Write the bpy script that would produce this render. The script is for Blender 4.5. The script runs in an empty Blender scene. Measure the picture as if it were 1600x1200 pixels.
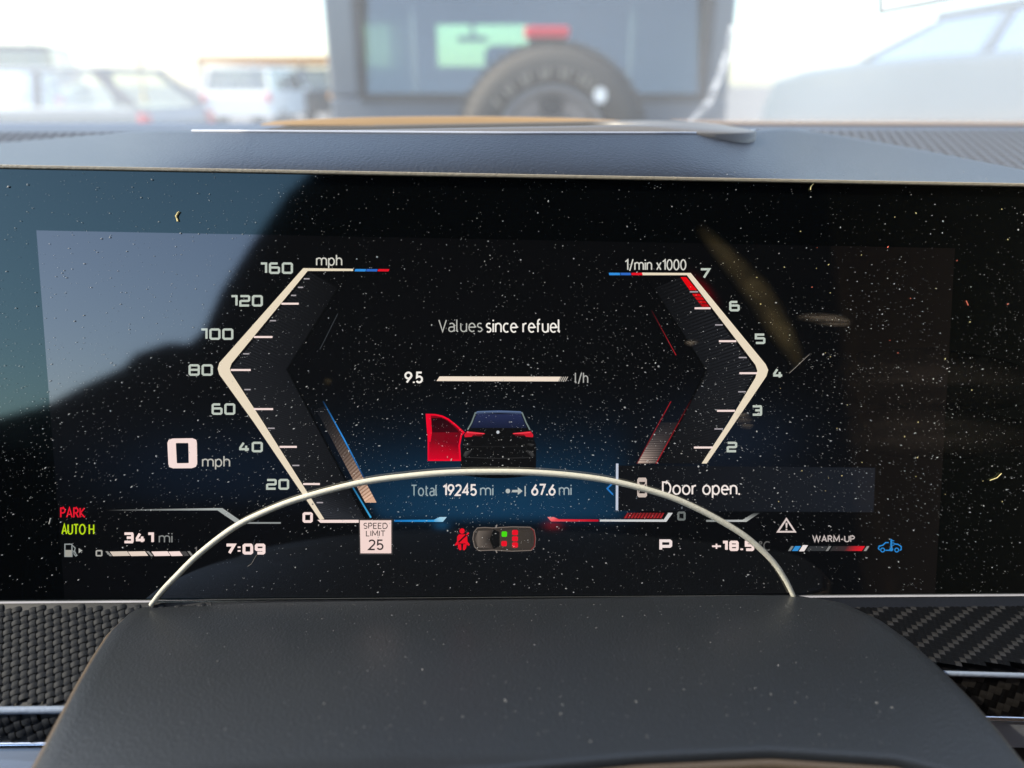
import bpy, bmesh, math, random
from mathutils import Vector, Matrix, noise
random.seed(7)
R = math.radians
SC = bpy.context.scene
COL = SC.collection

# ------------------------------------------------------------------ camera, sky, sun, exposure
CAMZ = 1.25
PITCH = R(22.0)
LENS = 26.0
FPX = 1600 * LENS / 36.0
C = Vector((0, 0, CAMZ))
FWD = Vector((0, math.cos(PITCH), -math.sin(PITCH)))
UPV = Vector((0, math.sin(PITCH), math.cos(PITCH)))
RGT = Vector((1, 0, 0))
cam = bpy.data.cameras.new('camera')
cam.lens = LENS; cam.sensor_width = 36; cam.sensor_fit = 'HORIZONTAL'
cam.clip_start = 0.005; cam.clip_end = 5000
cam.dof.use_dof = True; cam.dof.focus_distance = 0.243; cam.dof.aperture_fstop = 6.6
camo = bpy.data.objects.new('camera', cam); COL.objects.link(camo)
camo.location = C; camo.rotation_euler = (math.pi / 2 - PITCH, 0, 0)
SC.camera = camo

EXPO = 1.8
SUNV = Vector((-0.70, -0.06, 0.62)).normalized()      # towards the sun
w = bpy.data.worlds.new('World'); SC.world = w; w.use_nodes = True
nt = w.node_tree
bg = nt.nodes['Background']
sky = nt.nodes.new('ShaderNodeTexSky'); sky.sky_type = 'NISHITA'; sky.sun_disc = False
sky.sun_elevation = math.asin(SUNV.z); sky.sun_rotation = math.atan2(SUNV.x, SUNV.y)
sky.dust_density = 1.2; sky.air_density = 1.0
nt.links.new(sky.outputs[0], bg.inputs[0]); bg.inputs[1].default_value = 0.13
sl = bpy.data.lights.new('sun', 'SUN'); sl.energy = 3.0; sl.angle = R(0.6); sl.color = (1, .88, .72)
so = bpy.data.objects.new('sun', sl); COL.objects.link(so)
so.rotation_euler = SUNV.to_track_quat('Z', 'Y').to_euler(); so.location = (0, 0, 6)
SC.view_settings.view_transform = 'Standard'; SC.view_settings.look = 'None'
SC.view_settings.exposure = EXPO; SC.view_settings.gamma = 1
SC.render.engine = 'CYCLES'
SC.cycles.use_denoising = True
SC.cycles.max_bounces = 8; SC.cycles.transparent_max_bounces = 12
SC.cycles.sample_clamp_indirect = 6
EG = 1.0 / 2 ** EXPO                                  # emission that shows as its own colour

# ------------------------------------------------------------------ helpers
def ray(px, py): return FWD + RGT * ((px - 800) / FPX) + UPV * ((600 - py) / FPX)
def at_y(px, py, Y):                                  # point of a pixel at forward distance Y
    d = ray(px, py); return C + d * (Y / d.y)
def at_z(px, py, Z):
    d = ray(px, py); return C + d * ((Z - CAMZ) / d.z)
def lin(c):
    return tuple(((v / 255 + .055) / 1.055) ** 2.4 if v > 10 else v / 255 / 12.92 for v in c)

class MB:
    def __init__(s): s.v = []; s.f = []; s.c = []
    def add(s, pts, faces, cols=None):
        o = len(s.v); s.v += [Vector(p) for p in pts]; s.f += [[o + i for i in f] for f in faces]
        s.c += list(cols) if cols else [(0, 0, 0)] * len(pts)
    def poly(s, pts, cols=None): s.add(pts, [list(range(len(pts)))], cols)
    def box(s, lo, hi, M=None):
        x0, y0, z0 = lo; x1, y1, z1 = hi
        p = [Vector(q) for q in ((x0,y0,z0),(x1,y0,z0),(x1,y1,z0),(x0,y1,z0),(x0,y0,z1),(x1,y0,z1),(x1,y1,z1),(x0,y1,z1))]
        if M: p = [M @ q for q in p]
        s.add(p, [(0,3,2,1),(4,5,6,7),(0,1,5,4),(1,2,6,5),(2,3,7,6),(3,0,4,7)])
    def slab(s, pts, off):                            # outline extruded by a vector
        n = len(pts); off = Vector(off); p = [Vector(q) for q in pts]
        s.add(p + [q + off for q in p], [list(range(n)), list(range(2*n-1, n-1, -1))] + [(i, i+n, (i+1) % n + n, (i+1) % n) for i in range(n)])
    def grid(s, rows, cols=None, closed=False):
        n = len(rows[0]); o = []
        for r in rows: o += r
        fs = []
        for j in range(len(rows) - 1):
            for i in range(n if closed else n - 1):
                k = (i + 1) % n
                fs.append((j*n+i, j*n+k, (j+1)*n+k, (j+1)*n+i))
        s.add(o, fs, cols)
    def tube(s, path, rad, n=10, cap=True):
        path = [Vector(p) for p in path]; rows = []
        up = Vector((0, 0, 1))
        for i, p in enumerate(path):
            t = (path[min(i+1, len(path)-1)] - path[max(i-1, 0)]).normalized()
            a = t.cross(up)
            if a.length < 1e-4: a = t.cross(Vector((0, 1, 0)))
            a.normalize(); b = a.cross(t)
            r = rad(i / (len(path)-1)) if callable(rad) else rad
            rows.append([p + a * (r*math.cos(2*math.pi*k/n)) + b * (r*math.sin(2*math.pi*k/n)) for k in range(n)])
        s.grid(rows, closed=True)
        if cap: s.poly(rows[0]); s.poly(rows[-1][::-1])
    def build(s, name, mat, parent=None, smooth=False, label=None, kind=None, attr=False, fix=False, bevel=0):
        me = bpy.data.meshes.new(name)
        o = bpy.data.objects.new(name, me); COL.objects.link(o)
        off = Vector((0, 0, 0))
        if parent is None:
            xs = [v for v in s.v]
            off = Vector(((min(v.x for v in xs)+max(v.x for v in xs))/2, (min(v.y for v in xs)+max(v.y for v in xs))/2, min(v.z for v in xs)))
            o.location = off
        else:
            o.parent = parent; q = parent
            while q: off += q.location; q = q.parent
        me.from_pydata([v - off for v in s.v], [], s.f)
        if attr:
            ca = me.color_attributes.new('col', 'FLOAT_COLOR', 'POINT')
            for i, c in enumerate(s.c): ca.data[i].color = (*c, 1)
        if fix:
            bm = bmesh.new(); bm.from_mesh(me); bmesh.ops.remove_doubles(bm, verts=bm.verts, dist=1e-6)
            bmesh.ops.recalc_face_normals(bm, faces=bm.faces); bm.to_mesh(me); bm.free()
        me.materials.append(mat)
        if smooth: me.polygons.foreach_set('use_smooth', [True] * len(me.polygons))
        if bevel:
            m = o.modifiers.new('bevel', 'BEVEL'); m.width = bevel; m.segments = 3; m.limit_method = 'ANGLE'
        if label: o['label'] = label
        if kind: o['kind'] = kind
        return o
def tag(o, label, cat, group=None):
    o['label'] = label; o['category'] = cat
    if group: o['group'] = group
    return o
def empty(name, loc):
    o = bpy.data.objects.new(name, None); COL.objects.link(o); o.location = loc; o.empty_display_size = .02; return o

# ------------------------------------------------------------------ materials
def mat(name, col, rough=.5, spec=.5, metal=0, emit=None, estr=1, noise_scale=0, noise_amt=.2, bump=0, bump_scale=400, coat=0, ior=None):
    m = bpy.data.materials.new(name); m.use_nodes = True
    n = m.node_tree; b = n.nodes['Principled BSDF']
    b.inputs['Base Color'].default_value = (*col, 1); b.inputs['Roughness'].default_value = rough
    b.inputs['Specular IOR Level'].default_value = spec; b.inputs['Metallic'].default_value = metal
    if ior: b.inputs['IOR'].default_value = ior
    if coat: b.inputs['Coat Weight'].default_value = coat; b.inputs['Coat Roughness'].default_value = .04
    if emit:
        b.inputs['Emission Color'].default_value = (*emit, 1); b.inputs['Emission Strength'].default_value = estr
    if noise_scale:
        tc = n.nodes.new('ShaderNodeTexCoord'); t = n.nodes.new('ShaderNodeTexNoise'); t.inputs['Scale'].default_value = noise_scale
        t.inputs['Detail'].default_value = 6
        n.links.new(tc.outputs['Object'], t.inputs['Vector'])
        mx = n.nodes.new('ShaderNodeMix'); mx.data_type = 'RGBA'
        mx.inputs[6].default_value = (*[c * (1 - noise_amt) for c in col], 1); mx.inputs[7].default_value = (*[min(1, c * (1 + noise_amt)) for c in col], 1)
        n.links.new(t.outputs['Fac'], mx.inputs[0]); n.links.new(mx.outputs[2], b.inputs['Base Color'])
    if bump:
        tc = n.nodes.new('ShaderNodeTexCoord'); t = n.nodes.new('ShaderNodeTexNoise'); t.inputs['Scale'].default_value = bump_scale
        t.inputs['Detail'].default_value = 3
        n.links.new(tc.outputs['Object'], t.inputs['Vector'])
        bp = n.nodes.new('ShaderNodeBump'); bp.inputs['Strength'].default_value = bump; bp.inputs['Distance'].default_value = .0005
        n.links.new(t.outputs['Fac'], bp.inputs['Height']); n.links.new(bp.outputs[0], b.inputs['Normal'])
    return m
GLASS_SPEC = .75
_sc = {}
def scr(c, gain=1.0):                                  # one flat colour shown by the screen
    k = (tuple(c), gain)
    if k not in _sc:
        _sc[k] = mat('screen_colour', (0, 0, 0), .045, .5, ior=1.98, emit=lin(c), estr=EG * gain)
    return _sc[k]
def attr_mat():
    m = mat('screen_image', (0, 0, 0), .045, .5, ior=1.98, emit=(0, 0, 0), estr=EG)
    n = m.node_tree; a = n.nodes.new('ShaderNodeAttribute'); a.attribute_name = 'col'
    n.links.new(a.outputs['Color'], n.nodes['Principled BSDF'].inputs['Emission Color']); return m
M_IMG = attr_mat()
M_BEZEL = mat('black_glass', (.002, .0025, .003), .05, .5, ior=1.7); M_BEZEL.node_tree.nodes['Principled BSDF'].inputs['Specular Tint'].default_value = (.62, .86, .84, 1)
M_EDGE = mat('glass_edge', (.34, .29, .21), .35, .6, bump=.4, bump_scale=900); M_EDGE_D = mat('lower_glass_edge', (.06, .06, .06), .4, .5)
M_DASH = mat('dash_leather', (.020, .023, .030), .40, .55, bump=.55, bump_scale=900, noise_scale=60, noise_amt=.08)
M_RIM = mat('rim_plastic', (.15, .14, .13), .45, .5, bump=.2, bump_scale=1500)
M_DARK = mat('dark_recess', (.012, .013, .016), .6, .3)
M_TAN = mat('tan_inner_edge', (.33, .21, .10), .5, .4)
M_COVER = mat('cover_plastic', (.018, .0205, .024), .38, .5, bump=.3, bump_scale=1400, noise_scale=35, noise_amt=.1)
M_COVERLIP = mat('cover_lip', (.085, .062, .042), .4, .5)
M_CARBON = mat('carbon_tow', (.008, .0085, .010), .45, .22, noise_scale=900, noise_amt=.35)
M_CARBON_B = mat('carbon_base', (.004, .004, .005), .4, .3)
M_CHROME = mat('satin_chrome', (.72, .76, .84), .16, .5, metal=1)
M_SATIN = mat('satin_trim', (.34, .36, .40), .32, .5, metal=.7)
M_STRIP = mat('lacquer_edge', (.22, .26, .33), .22, .6, bump=.4, bump_scale=500)
M_CREAM = mat('arch_reflection_cream', (.62, .58, .46), .5, .4, bump=.35, bump_scale=2600, noise_scale=700, noise_amt=.12)  # brightness of the reflected arc put into a cream base colour
M_DUST = mat('dust', (.40, .40, .39), .8, .2)
M_DUSTY = mat('dust_yellow', (.72, .60, .28), .8, .2)
M_DUSTR = mat('dust_red', (.65, .16, .10), .8, .2)

# ------------------------------------------------------------------ instrument display
TAU = R(15.3); PSI = R(2.5)
EU = Vector((math.cos(PSI), math.sin(PSI), 0)); NH = Vector((math.sin(PSI), -math.cos(PSI), 0))
NN = NH * math.cos(TAU) + Vector((0, 0, math.sin(TAU)))
EV = Vector((0, 0, math.cos(TAU))) - NH * math.sin(TAU)
P0 = C + FWD * 0.242
def D(px, py, k=0.0):                                  # pixel -> point on the display face, k layers above it
    d = ray(px, py); t = NN.dot(P0 - C) / NN.dot(d)
    return C + d * t + NN * (k * 6e-5)
def refl(px, py, X):                                   # where the mirrored line of sight meets the plane x = X
    d = ray(px, py).normalized(); r = d - NN * (2 * d.dot(NN)); p = D(px, py)
    return p + r * ((X - p.x) / r.x)

disp = tag(empty('instrument_display', D(800, 932) - NN * .006),
           'wide dusty black glass driver display lit with speed and rev gauges', 'display')
TL, TR_, BL, BR = (-140, 261), (1800, 296), (-140, 939.5), (1800, 925.5)
m = MB(); m.slab([D(*TL), D(*TR_), D(*BR), D(*BL)], -NN * .006)
m.build('cover_glass', M_BEZEL, disp, fix=True)
# metal edge along the top and fine bright edge along the bottom
m = MB()
a, b = D(*TL), D(*TR_)
m.slab([a + NN*.0012, b + NN*.0012, b + NN*.0012 + EV*.0011, a + NN*.0012 + EV*.0011], -NN * .0085)
m.build('top_edge_strip', M_EDGE, disp, fix=True, bevel=.0003)
m = MB()
a, b = D(*BL), D(*BR)
m.slab([a + NN*.0004, b + NN*.0004, b + NN*.0003 - EV*.00018, a + NN*.0003 - EV*.00018], -NN * .006)
m.build('bottom_edge_strip', M_EDGE_D, disp, fix=True)

# the lit panel with its picture background
def sstep(a, b, x):
    t = min(1, max(0, (x - a) / (b - a))); return t * t * (3 - 2 * t)
def back(px, py):
    c = Vector(lin((9, 10, 12)))
    g = math.exp(-((px - 780) / 290) ** 2) * math.exp(-((py - 800) / (88 if py < 800 else 60)) ** 2)
    inside = sstep(0, 30, px - (575 - (808 - py) * .58)) * sstep(0, 60, 1010 - px) * (1 - sstep(800, 824, py) * .93)
    c += Vector(lin((12, 52, 80))) * g * inside
    g2 = math.exp(-((px - 360) / 190) ** 2 - ((py - 735) / 62) ** 2) * (1 - sstep(770, 812, py))
    c += Vector(lin((9, 27, 46))) * g2 * .45
    g3 = math.exp(-((px - 1130) / 120) ** 2 - ((py - 690) / 60) ** 2)
    c += Vector(lin((16, 26, 40))) * g3 * .7
    # coloured spill below the blue and red line ends
    c += Vector(lin((20, 80, 120))) * .5 * math.exp(-((px - 690) / 12) ** 2 - ((py - 821) / 6) ** 2)
    c += Vector(lin((150, 20, 30))) * .4 * math.exp(-((px - 864) / 12) ** 2 - ((py - 821) / 6) ** 2)
    c += Vector(lin((100, 0, 10))) * .6 * math.exp(-((px - 1098 - (py - 450) * .7) / 9) ** 2 - ((py - 452) / 16) ** 2)
    return c
rows = []; cols = []
NX, NY = 300, 110
for j in range(NY + 1):
    r = []
    for i in range(NX + 1):
        s, t = i / NX, j / NY
        px = (57 + s * 1435) * (1 - t) + (101 + s * 1360) * t
        py = (360 + s * 28) * (1 - t) + (935.5 - s * 9) * t
        r.append(D(px, py, 1)); cols.append(back(px, py))
    rows.append(r)
m = MB(); m.grid(rows, cols); m.build('lit_panel', M_IMG, disp, attr=True)

def fill(name, pts, c, k=3, gain=1.0):
    m = MB(); m.poly([D(x, y, k) for x, y in reversed(pts)]); return m.build(name, scr(c, gain), disp)
def fillc(name, quads, k=3):                           # quads: (points, colours)
    m = MB()
    for pts, cs in quads: m.poly([D(x, y, k) for x, y in pts], [lin(c) for c in cs])
    return m.build(name, M_IMG, disp, attr=True)
def ribbon(m, pts, wd, k=3, closed=False):
    P = [Vector(p) for p in pts]; n = len(P); L = []; Rr = []
    wf = wd if callable(wd) else (lambda i: wd)
    for i in range(n):
        a = P[i-1] if (i > 0 or closed) else None; b = P[(i+1) % n] if (i < n-1 or closed) else None
        d1 = (P[i]-a).normalized() if a is not None else None; d2 = (b-P[i]).normalized() if b is not None else None
        d1 = d1 or d2; d2 = d2 or d1
        n1 = Vector((-d1.y, d1.x)); n2 = Vector((-d2.y, d2.x)); q = n1 + n2
        if q.length < .2: q = n1
        q.normalize(); h = wf(i) / 2 / max(.35, q.dot(n1))
        L.append(P[i] + q*h); Rr.append(P[i] - q*h)
    o = [D(p.x, p.y, k) for p in L] + [D(p.x, p.y, k) for p in Rr]
    m.add(o, [(i, (i+1) % n, (i+1) % n + n, i + n) for i in range(n if closed else n-1)])
def stroke(name, pts, wd, c, k=3, closed=False, gain=1.0):
    m = MB(); ribbon(m, pts, wd, k, closed); return m.build(name, scr(c, gain), disp)
def circ(cx, cy, r, n=16, ry=None): return [(cx + r*math.cos(2*math.pi*i/n), cy + (ry or r)*math.sin(2*math.pi*i/n)) for i in range(n)]
def ar(cx, cy, rx, ry, a0, a1, n=10): return [(cx + rx*math.cos(R(a0+(a1-a0)*i/n)), cy + ry*math.sin(R(a0+(a1-a0)*i/n))) for i in range(n+1)]
def el(cx, cy, rx, ry): return ar(cx, cy, rx, ry, 0, 345, 23) + ['c']
XH = .72
FONT = {
 'm': (.92, [[(0,0),(0,XH)], [(0,.46)] + ar(.23,.48,.23,.24,180,0) + [(.46,0)], [(.46,.46)] + ar(.69,.48,.23,.24,180,0) + [(.92,0)]]),
 'n': (.48, [[(0,0),(0,XH)], [(0,.46)] + ar(.24,.47,.24,.25,180,0) + [(.48,0)]]), 'h': (.48, [[(0,0),(0,1.04)], [(0,.46)] + ar(.24,.47,.24,.25,180,0) + [(.48,0)]]),
 'r': (.28, [[(0,0),(0,XH)], [(0,.42)] + ar(.27,.44,.27,.28,180,85,6)]), 'u': (.48, [[(.48,XH),(.48,0)], [(0,XH)] + ar(.24,.25,.24,.25,180,360)]),
 'i': (.0, [[(0,0),(0,XH)], [(0,.90),(0,1.02)]]), 'l': (.13, [[(0,1.04),(0,.13)] + ar(.13,.13,.13,.13,180,265,4)]), 't': (.30, [[(.1,.95),(.1,.16)] + ar(.25,.16,.15,.16,180,290,5), [(0,XH),(.3,XH)]]),
 'f': (.30, [[(.1,0),(.1,.84)] + ar(.25,.86,.15,.18,180,75,5), [(0,.68),(.28,.68)]]), 'p': (.52, [[(0,-.30),(0,XH)], el(.26,.36,.26,.36)]), 'o': (.56, [el(.28,.36,.28,.36)]),
 'e': (.50, [[(.01,.38),(.50,.38)] + ar(.25,.38,.25,.34,0,180) + ar(.27,.34,.27,.34,180,310,8)]), 'c': (.44, [ar(.27,.36,.27,.36,55,305,14)]),
 's': (.38, [ar(.2,.54,.19,.18,45,250,8) + ar(.19,.18,.19,.18,75,-140,8)]), 'a': (.46, [[(.46,0),(.46,.5)] + ar(.24,.5,.22,.22,0,140,7), ar(.2,.2,.2,.2,70,290,10) + [(.34,.04),(.46,.14)], [(.27,.39),(.46,.41)]]),
 'x': (.44, [[(0,0),(.44,XH)], [(0,XH),(.44,0)]]), '/': (.36, [[(0,-.10),(.36,1.06)]]), '.': (.02, [[(0,-.05),(0,.09)]]), '-': (.28, [[(0,.4),(.28,.4)]]), ' ': (.16, []),
 'V': (.62, [[(0,1),(.31,0),(.62,1)]]), 'T': (.58, [[(0,1),(.58,1)], [(.29,1),(.29,0)]]), 'D': (.62, [[(0,0),(0,1),(.26,1)] + ar(.26,.5,.36,.5,90,-90) + [(0,0)]]),
 'P': (.48, [[(0,0),(0,1),(.24,1)] + ar(.24,.74,.24,.26,90,-90) + [(0,.48)]]), 'R': (.52, [[(0,0),(0,1),(.24,1)] + ar(.24,.74,.24,.26,90,-90) + [(0,.48)], [(.24,.48),(.52,0)]]),
 'A': (.62, [[(0,0),(.31,1),(.62,0)], [(.11,.33),(.51,.33)]]), 'K': (.52, [[(0,0),(0,1)], [(.5,1),(.03,.48),(.54,0)]]), 'U': (.58, [[(0,1),(0,.28)] + ar(.29,.28,.29,.28,180,360) + [(.58,1)]]),
 'O': (.74, [el(.37,.5,.37,.5)]), 'H': (.60, [[(0,0),(0,1)], [(.6,0),(.6,1)], [(0,.52),(.6,.52)]]), 'W': (.98, [[(0,1),(.25,0),(.49,1),(.73,0),(.98,1)]]), 'M': (.78, [[(0,0),(.06,1),(.39,.2),(.72,1),(.78,0)]]),
 'S': (.48, [ar(.25,.74,.23,.26,40,250,9) + ar(.24,.25,.24,.25,75,-145,9)]), 'E': (.46, [[(.46,1),(0,1),(0,0),(.46,0)], [(0,.52),(.4,.52)]]), 'L': (.42, [[(0,1),(0,0),(.42,0)]]), 'I': (.0, [[(0,0),(0,1)]]),
 'C': (.58, [ar(.36,.5,.36,.5,50,310,16)]), '°': (.26, [el(.13,.86,.13,.14)]),
 '0': (.54, [el(.27,.5,.27,.5)]), '1': (.26, [[(0,.80),(.26,1),(.26,0)]]), '2': (.50, [ar(.25,.75,.24,.25,160,-20,8) + [(.44,.55),(0,0),(.5,0)]]), '4': (.56, [[(.40,0),(.40,1),(0,.28),(.56,.28)]]),
 '5': (.48, [[(.45,1),(.06,1),(.04,.52)] + ar(.23,.31,.25,.30,120,-150,11)]), '6': (.52, [el(.26,.30,.26,.30), [(.40,1),(.14,.58),(.02,.36)]]), '7': (.50, [[(0,1),(.5,1),(.16,0)]]), '9': (.52, [el(.26,.70,.26,.30), [(.12,0),(.38,.42),(.50,.64)]])}
def text(name, s, x0, x1, y0, y1, c, sw=2.0, k=4, gain=1.0):   # y0 cap height, y1 baseline
    hcap = y1 - y0; x = 0; st = []; GAP = .21
    for ch in s:
        wd_, strokes = FONT[ch]
        for q in strokes: st.append([((p[0] + x, p[1]) if p != 'c' else 'c') for p in q])
        x += wd_ + GAP
    W = x - GAP; m = MB()
    for q in st:
        cl = q[-1] == 'c'; q = q[:-1] if cl else q
        ribbon(m, [(x0 + sw/2 + p[0]/W*(x1-x0-sw), y1 - p[1]*hcap) for p in q], sw, k, cl); k += .12
    return m.build(name, scr(c, gain), disp)
GL = {'0': [[(.12,0),(.88,0),(1,.1),(1,.9),(.88,1),(.12,1),(0,.9),(0,.1),'c']], '1': [[(-.1,1),(1,1),(1,0)]],
      '2': [[(0,1),(.9,1),(1,.93),(1,.56),(.9,.49),(.1,.49),(0,.42),(0,0),(1,0)]],
      '3': [[(0,1),(.95,1),(1,.9),(1,.1),(.95,0),(0,0)], [(.3,.52),(1,.52)]],
      '4': [[(.42,1),(.0,.36)], [(-.08,.25),(1,.25)], [(.70,.66),(.70,0)]],
      '5': [[(1,1),(0,1),(0,.56),(.9,.56),(1,.48),(1,.08),(.9,0),(0,0)]],
      '6': [[(.85,1),(.12,1),(0,.9),(0,.1),(.12,0),(.9,0),(1,.1),(1,.5),(.9,.57),(0,.57)]],
      '7': [[(0,1),(1,1),(.38,0)]], '8': [[(.1,0),(.9,0),(1,.1),(1,.9),(.9,1),(.1,1),(0,.9),(0,.1),'c'], [(0,.52),(1,.52)]],
      '9': [[(.15,0),(.9,0),(1,.1),(1,.9),(.9,1),(.1,1),(0,.9),(0,.5),(.1,.43),(1,.43)]],
      'P': [[(0,0),(0,1),(.9,1),(1,.9),(1,.46),(.9,.37),(0,.37)]],
      ':': [[(.5,.18),(.5,.36)], [(.5,.64),(.5,.82)]], '.': [[(.5,-.06),(.5,.16)]], '+': [[(-.2,.45),(1.2,.45)], [(.5,.16),(.5,.74)]]}
GW = {'1': .62, ':': .34, '.': .34, '+': .85}
def digits(name, s, x0, x1, y0, y1, sw, c, gap=.16, k=4, gain=1.0):
    sw0 = sw; tot = sum(GW.get(ch, 1) for ch in s) + gap * (len(s) - 1); u = (x1 - x0) / tot; x = x0; m = MB()
    for ch in s:
        wch = GW.get(ch, 1) * u; sw = 2.6 if ch == '+' else sw0
        for st in GL[ch]:
            cl = st[-1] == 'c'; pts = st[:-1] if cl else st
            vx, hy = wch - sw, (y1 - y0) - sw
            ribbon(m, [(x + sw/2 + p[0]*vx, y1 - sw/2 - p[1]*hy) for p in pts], sw, k, cl); k += .15
        x += wch + gap * u
    return m.build(name, scr(c, gain), disp)

CREAM = (232, 217, 192); PALE = (186, 194, 184); PINK = (246, 222, 216); WHT = (240, 228, 222); GREY = (140, 146, 146); RED = (222, 22, 40); BLUE = (52, 140, 216)
# gauge bodies: dark hatched bands behind the scale lines
def lerp(a, b, t): return tuple(a[i] + (b[i]-a[i]) * t for i in range(len(a)))
def chain(pts, t):
    L = [math.dist(pts[i], pts[i+1]) for i in range(len(pts)-1)]; s = t * sum(L)
    for i, l in enumerate(L):
        if s <= l or i == len(L)-1: return lerp(pts[i], pts[i+1], s / l)
        s -= l
def band(name, outer, inner, n, cut=1.0, glow=True, sl=.07):
    q = []; q2 = []
    for i in range(n):
        t0, t1 = i/n*cut, (i+1)/n*cut
        b0 = 27 + 12 * math.sin(t0 * 3.1) + (30 * sstep(.8, 1, t0) if glow else 0)
        A, B, Cc, Dd = chain(outer, t0), chain(inner, min(1, t0 + sl)), chain(inner, min(1, t1 + sl)), chain(outer, t1)
        ca = (b0*.96, b0, b0*1.1); cb = (b0*.62, b0*.66, b0*.75)
        q.append(([A, B, Cc, Dd], [ca, cb, cb, ca]))
        A2, B2 = lerp(A, Dd, .55), lerp(B, Cc, .55)
        cd = (b0*.55, b0*.58, b0*.65)
        q2.append(([A2, B2, Cc, Dd], [cd, cd, cd, cd]))
    fillc(name, q, 2); fillc(name + '_hatching', q2, 2.5)
band('speed_gauge_band', [(484, 425), (360, 577), (507, 811)], [(545, 425), (449, 577), (572, 811)], 96)
band('rev_gauge_band', [(1070, 431), (1182, 579), (1097, 724)], [(1008, 431), (1103, 579), (1030, 724)], 64, glow=False)
# inner dark edges
stroke('inner_gauge_edge', [(545, 425), (449, 577), (572, 811)], 3, (8, 9, 10), 2.8)
stroke('inner_gauge_edge', [(1008, 431), (1103, 579), (1030, 724)], 3, (8, 9, 10), 2.8)
stroke('inner_gauge_line', [(528, 490), (500, 546)], 1.0, (58, 62, 66), 3)
# scale lines
fill('speed_scale_line', [(474, 419), (552, 420), (552, 423.4), (481, 423.4), (362, 568), (359.5, 575.5), (361, 582), (411.6, 660), (507, 811), (500, 812), (397, 660), (343, 585), (340.5, 576), (343, 567)], CREAM, 3.4)
fill('rev_scale_line', [(1003, 426), (1079, 426.5), (1196, 569), (1200, 578), (1197, 588), (1148, 660), (1104, 724), (1096, 724), (1138, 660), (1180, 590), (1183, 579), (1180, 570), (1073, 430), (1003, 430)], CREAM, 3.4)
fill('speed_base_line', [(496, 812), (562, 812), (562, 816.5), (501, 816.5)], PINK, 3.6)
fill('rev_base_line', [(937, 811.5), (1037, 811.5), (1044, 801), (1051, 801), (1041, 815), (937, 814.5)], (205, 205, 205), 3.6)
for x0, x1, c in ((554, 571, BLUE), (572, 589, (48, 104, 190)), (590, 607, RED)):
    fill('colour_dash', [(x0+1.5, 420.3), (x1+1.5, 420.6), (x1, 424.2), (x0, 424)], c, 3.6)
for x0, x1, c in ((951, 968, BLUE), (969, 985, (48, 104, 190)), (986, 1003, RED)):
    fill('colour_dash', [(x0, 426.2), (x1, 426.2), (x1+1, 430), (x0+1, 430)], c, 3.6)
for x0, x1, y in ((440, 467, 474.5), (397, 426, 526.5), (361, 392, 578), (397, 427, 639), (437, 464, 698), (474, 500, 756),
                  (1085, 1110, 481.6), (1123, 1150, 533), (1155, 1183, 583), (1120, 1148, 641.7), (1084, 1113, 699)):
    stroke('tick_mark', [(x0, y), (x1, y)], 3.0, PINK, 4)
for x0, x1, y in ((475, 484, 435.6), (466, 474, 449), (455, 463, 461.6), (422, 431.6, 501), (380, 390, 552.7), (382, 392, 608.6), (418.5, 429.5, 669), (457, 468, 727), (495, 505, 785),
                  (1077.5, 1090.6, 456), (1117, 1129, 507.6), (1154, 1166, 558.5), (1153, 1165, 612), (1116, 1129, 670)):
    stroke('small_tick_mark', [(x0, y), (x1, y)], 2.0, (165, 158, 162), 4)
for s, x0, x1, y0, y1 in (('160', 407, 458, 410, 428), ('120', 361, 411, 461, 479), ('100', 314, 365, 513, 531), ('80', 295, 333, 569, 587), ('60', 331, 368, 630, 648),
                          ('40', 373.5, 411, 690, 706.5), ('20', 416, 452, 748, 765)):
    digits('speed_number', s, x0, x1, y0, y1, 3.4, PALE)
digits('speed_number', '0', 473, 489, 800, 816.5, 4, PINK)
for s, x0, y0 in (('7', 1093, 419), ('6', 1139, 470), ('5', 1179, 521), ('4', 1207, 575), ('3', 1174, 633), ('2', 1135, 690)):
    digits('rev_number', s, x0, x0+16.5, y0, y0+16.5, 3.5, PALE)
digits('rev_number', '0', 1058, 1071, 799, 813, 3.2, (105, 110, 108))
# red zone
fill('red_zone', [(1063, 433), (1072, 433), (1089, 453.5), (1077.5, 453.5)], (226, 8, 18), 3.8)
for i in range(4):
    y = 459 + i * 5.4; x = 1081 + i * 4.2
    fill('red_zone', [(x, y), (x+12, y), (x+15, y+4.2), (x+3, y+4.2)], (214 - i*14, 10, 18), 3.8)
# needles
q = []
N = 34
for i in range(N):
    t0, t1 = i/N, (i+.62)/N
    Lf = lambda t: lerp((494, 640), (571, 785), t); Rf = lambda t: lerp((508, 634), (588.5, 785), t)
    e = (i/N) ** 1.5; c = lerp((22, 24, 28), (238, 196, 168), e); c2 = lerp((18, 20, 24), (184, 140, 112), e)
    l0, l1, l2 = Lf(t0), Lf(t1), Lf((i+1)/N); r0, r1, r2 = Rf(max(0, t0-.06)), Rf(max(0, t1-.06)), Rf(max(0, (i+1)/N-.06))
    q.append(([l0, r0, r1, l1], [c]*4)); q.append(([l1, r1, r2, l2], [c2]*4))
q.append(([Lf(.94), Rf(.94), Rf(1), Lf(1)], [(214, 170, 142)]*4))
fillc('speed_needle', q, 4)
fillc('speed_needle_edge', [([(504, 627), (506, 626), (538.5, 685), (536.5, 686)], [(14, 30, 50)]*2 + [BLUE]*2), ([(536.5, 686), (538.5, 685), (570, 746), (568, 747)], [BLUE]*2 + [(20, 50, 84)]*2)], 4.4)
fillc('speed_needle_shadow_edge', [([(545, 752), (547, 751), (581, 808), (578.5, 809)], [(30, 84, 124)]*2 + [(60, 160, 210)]*2)], 4.4)
q = []
N = 18
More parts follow.
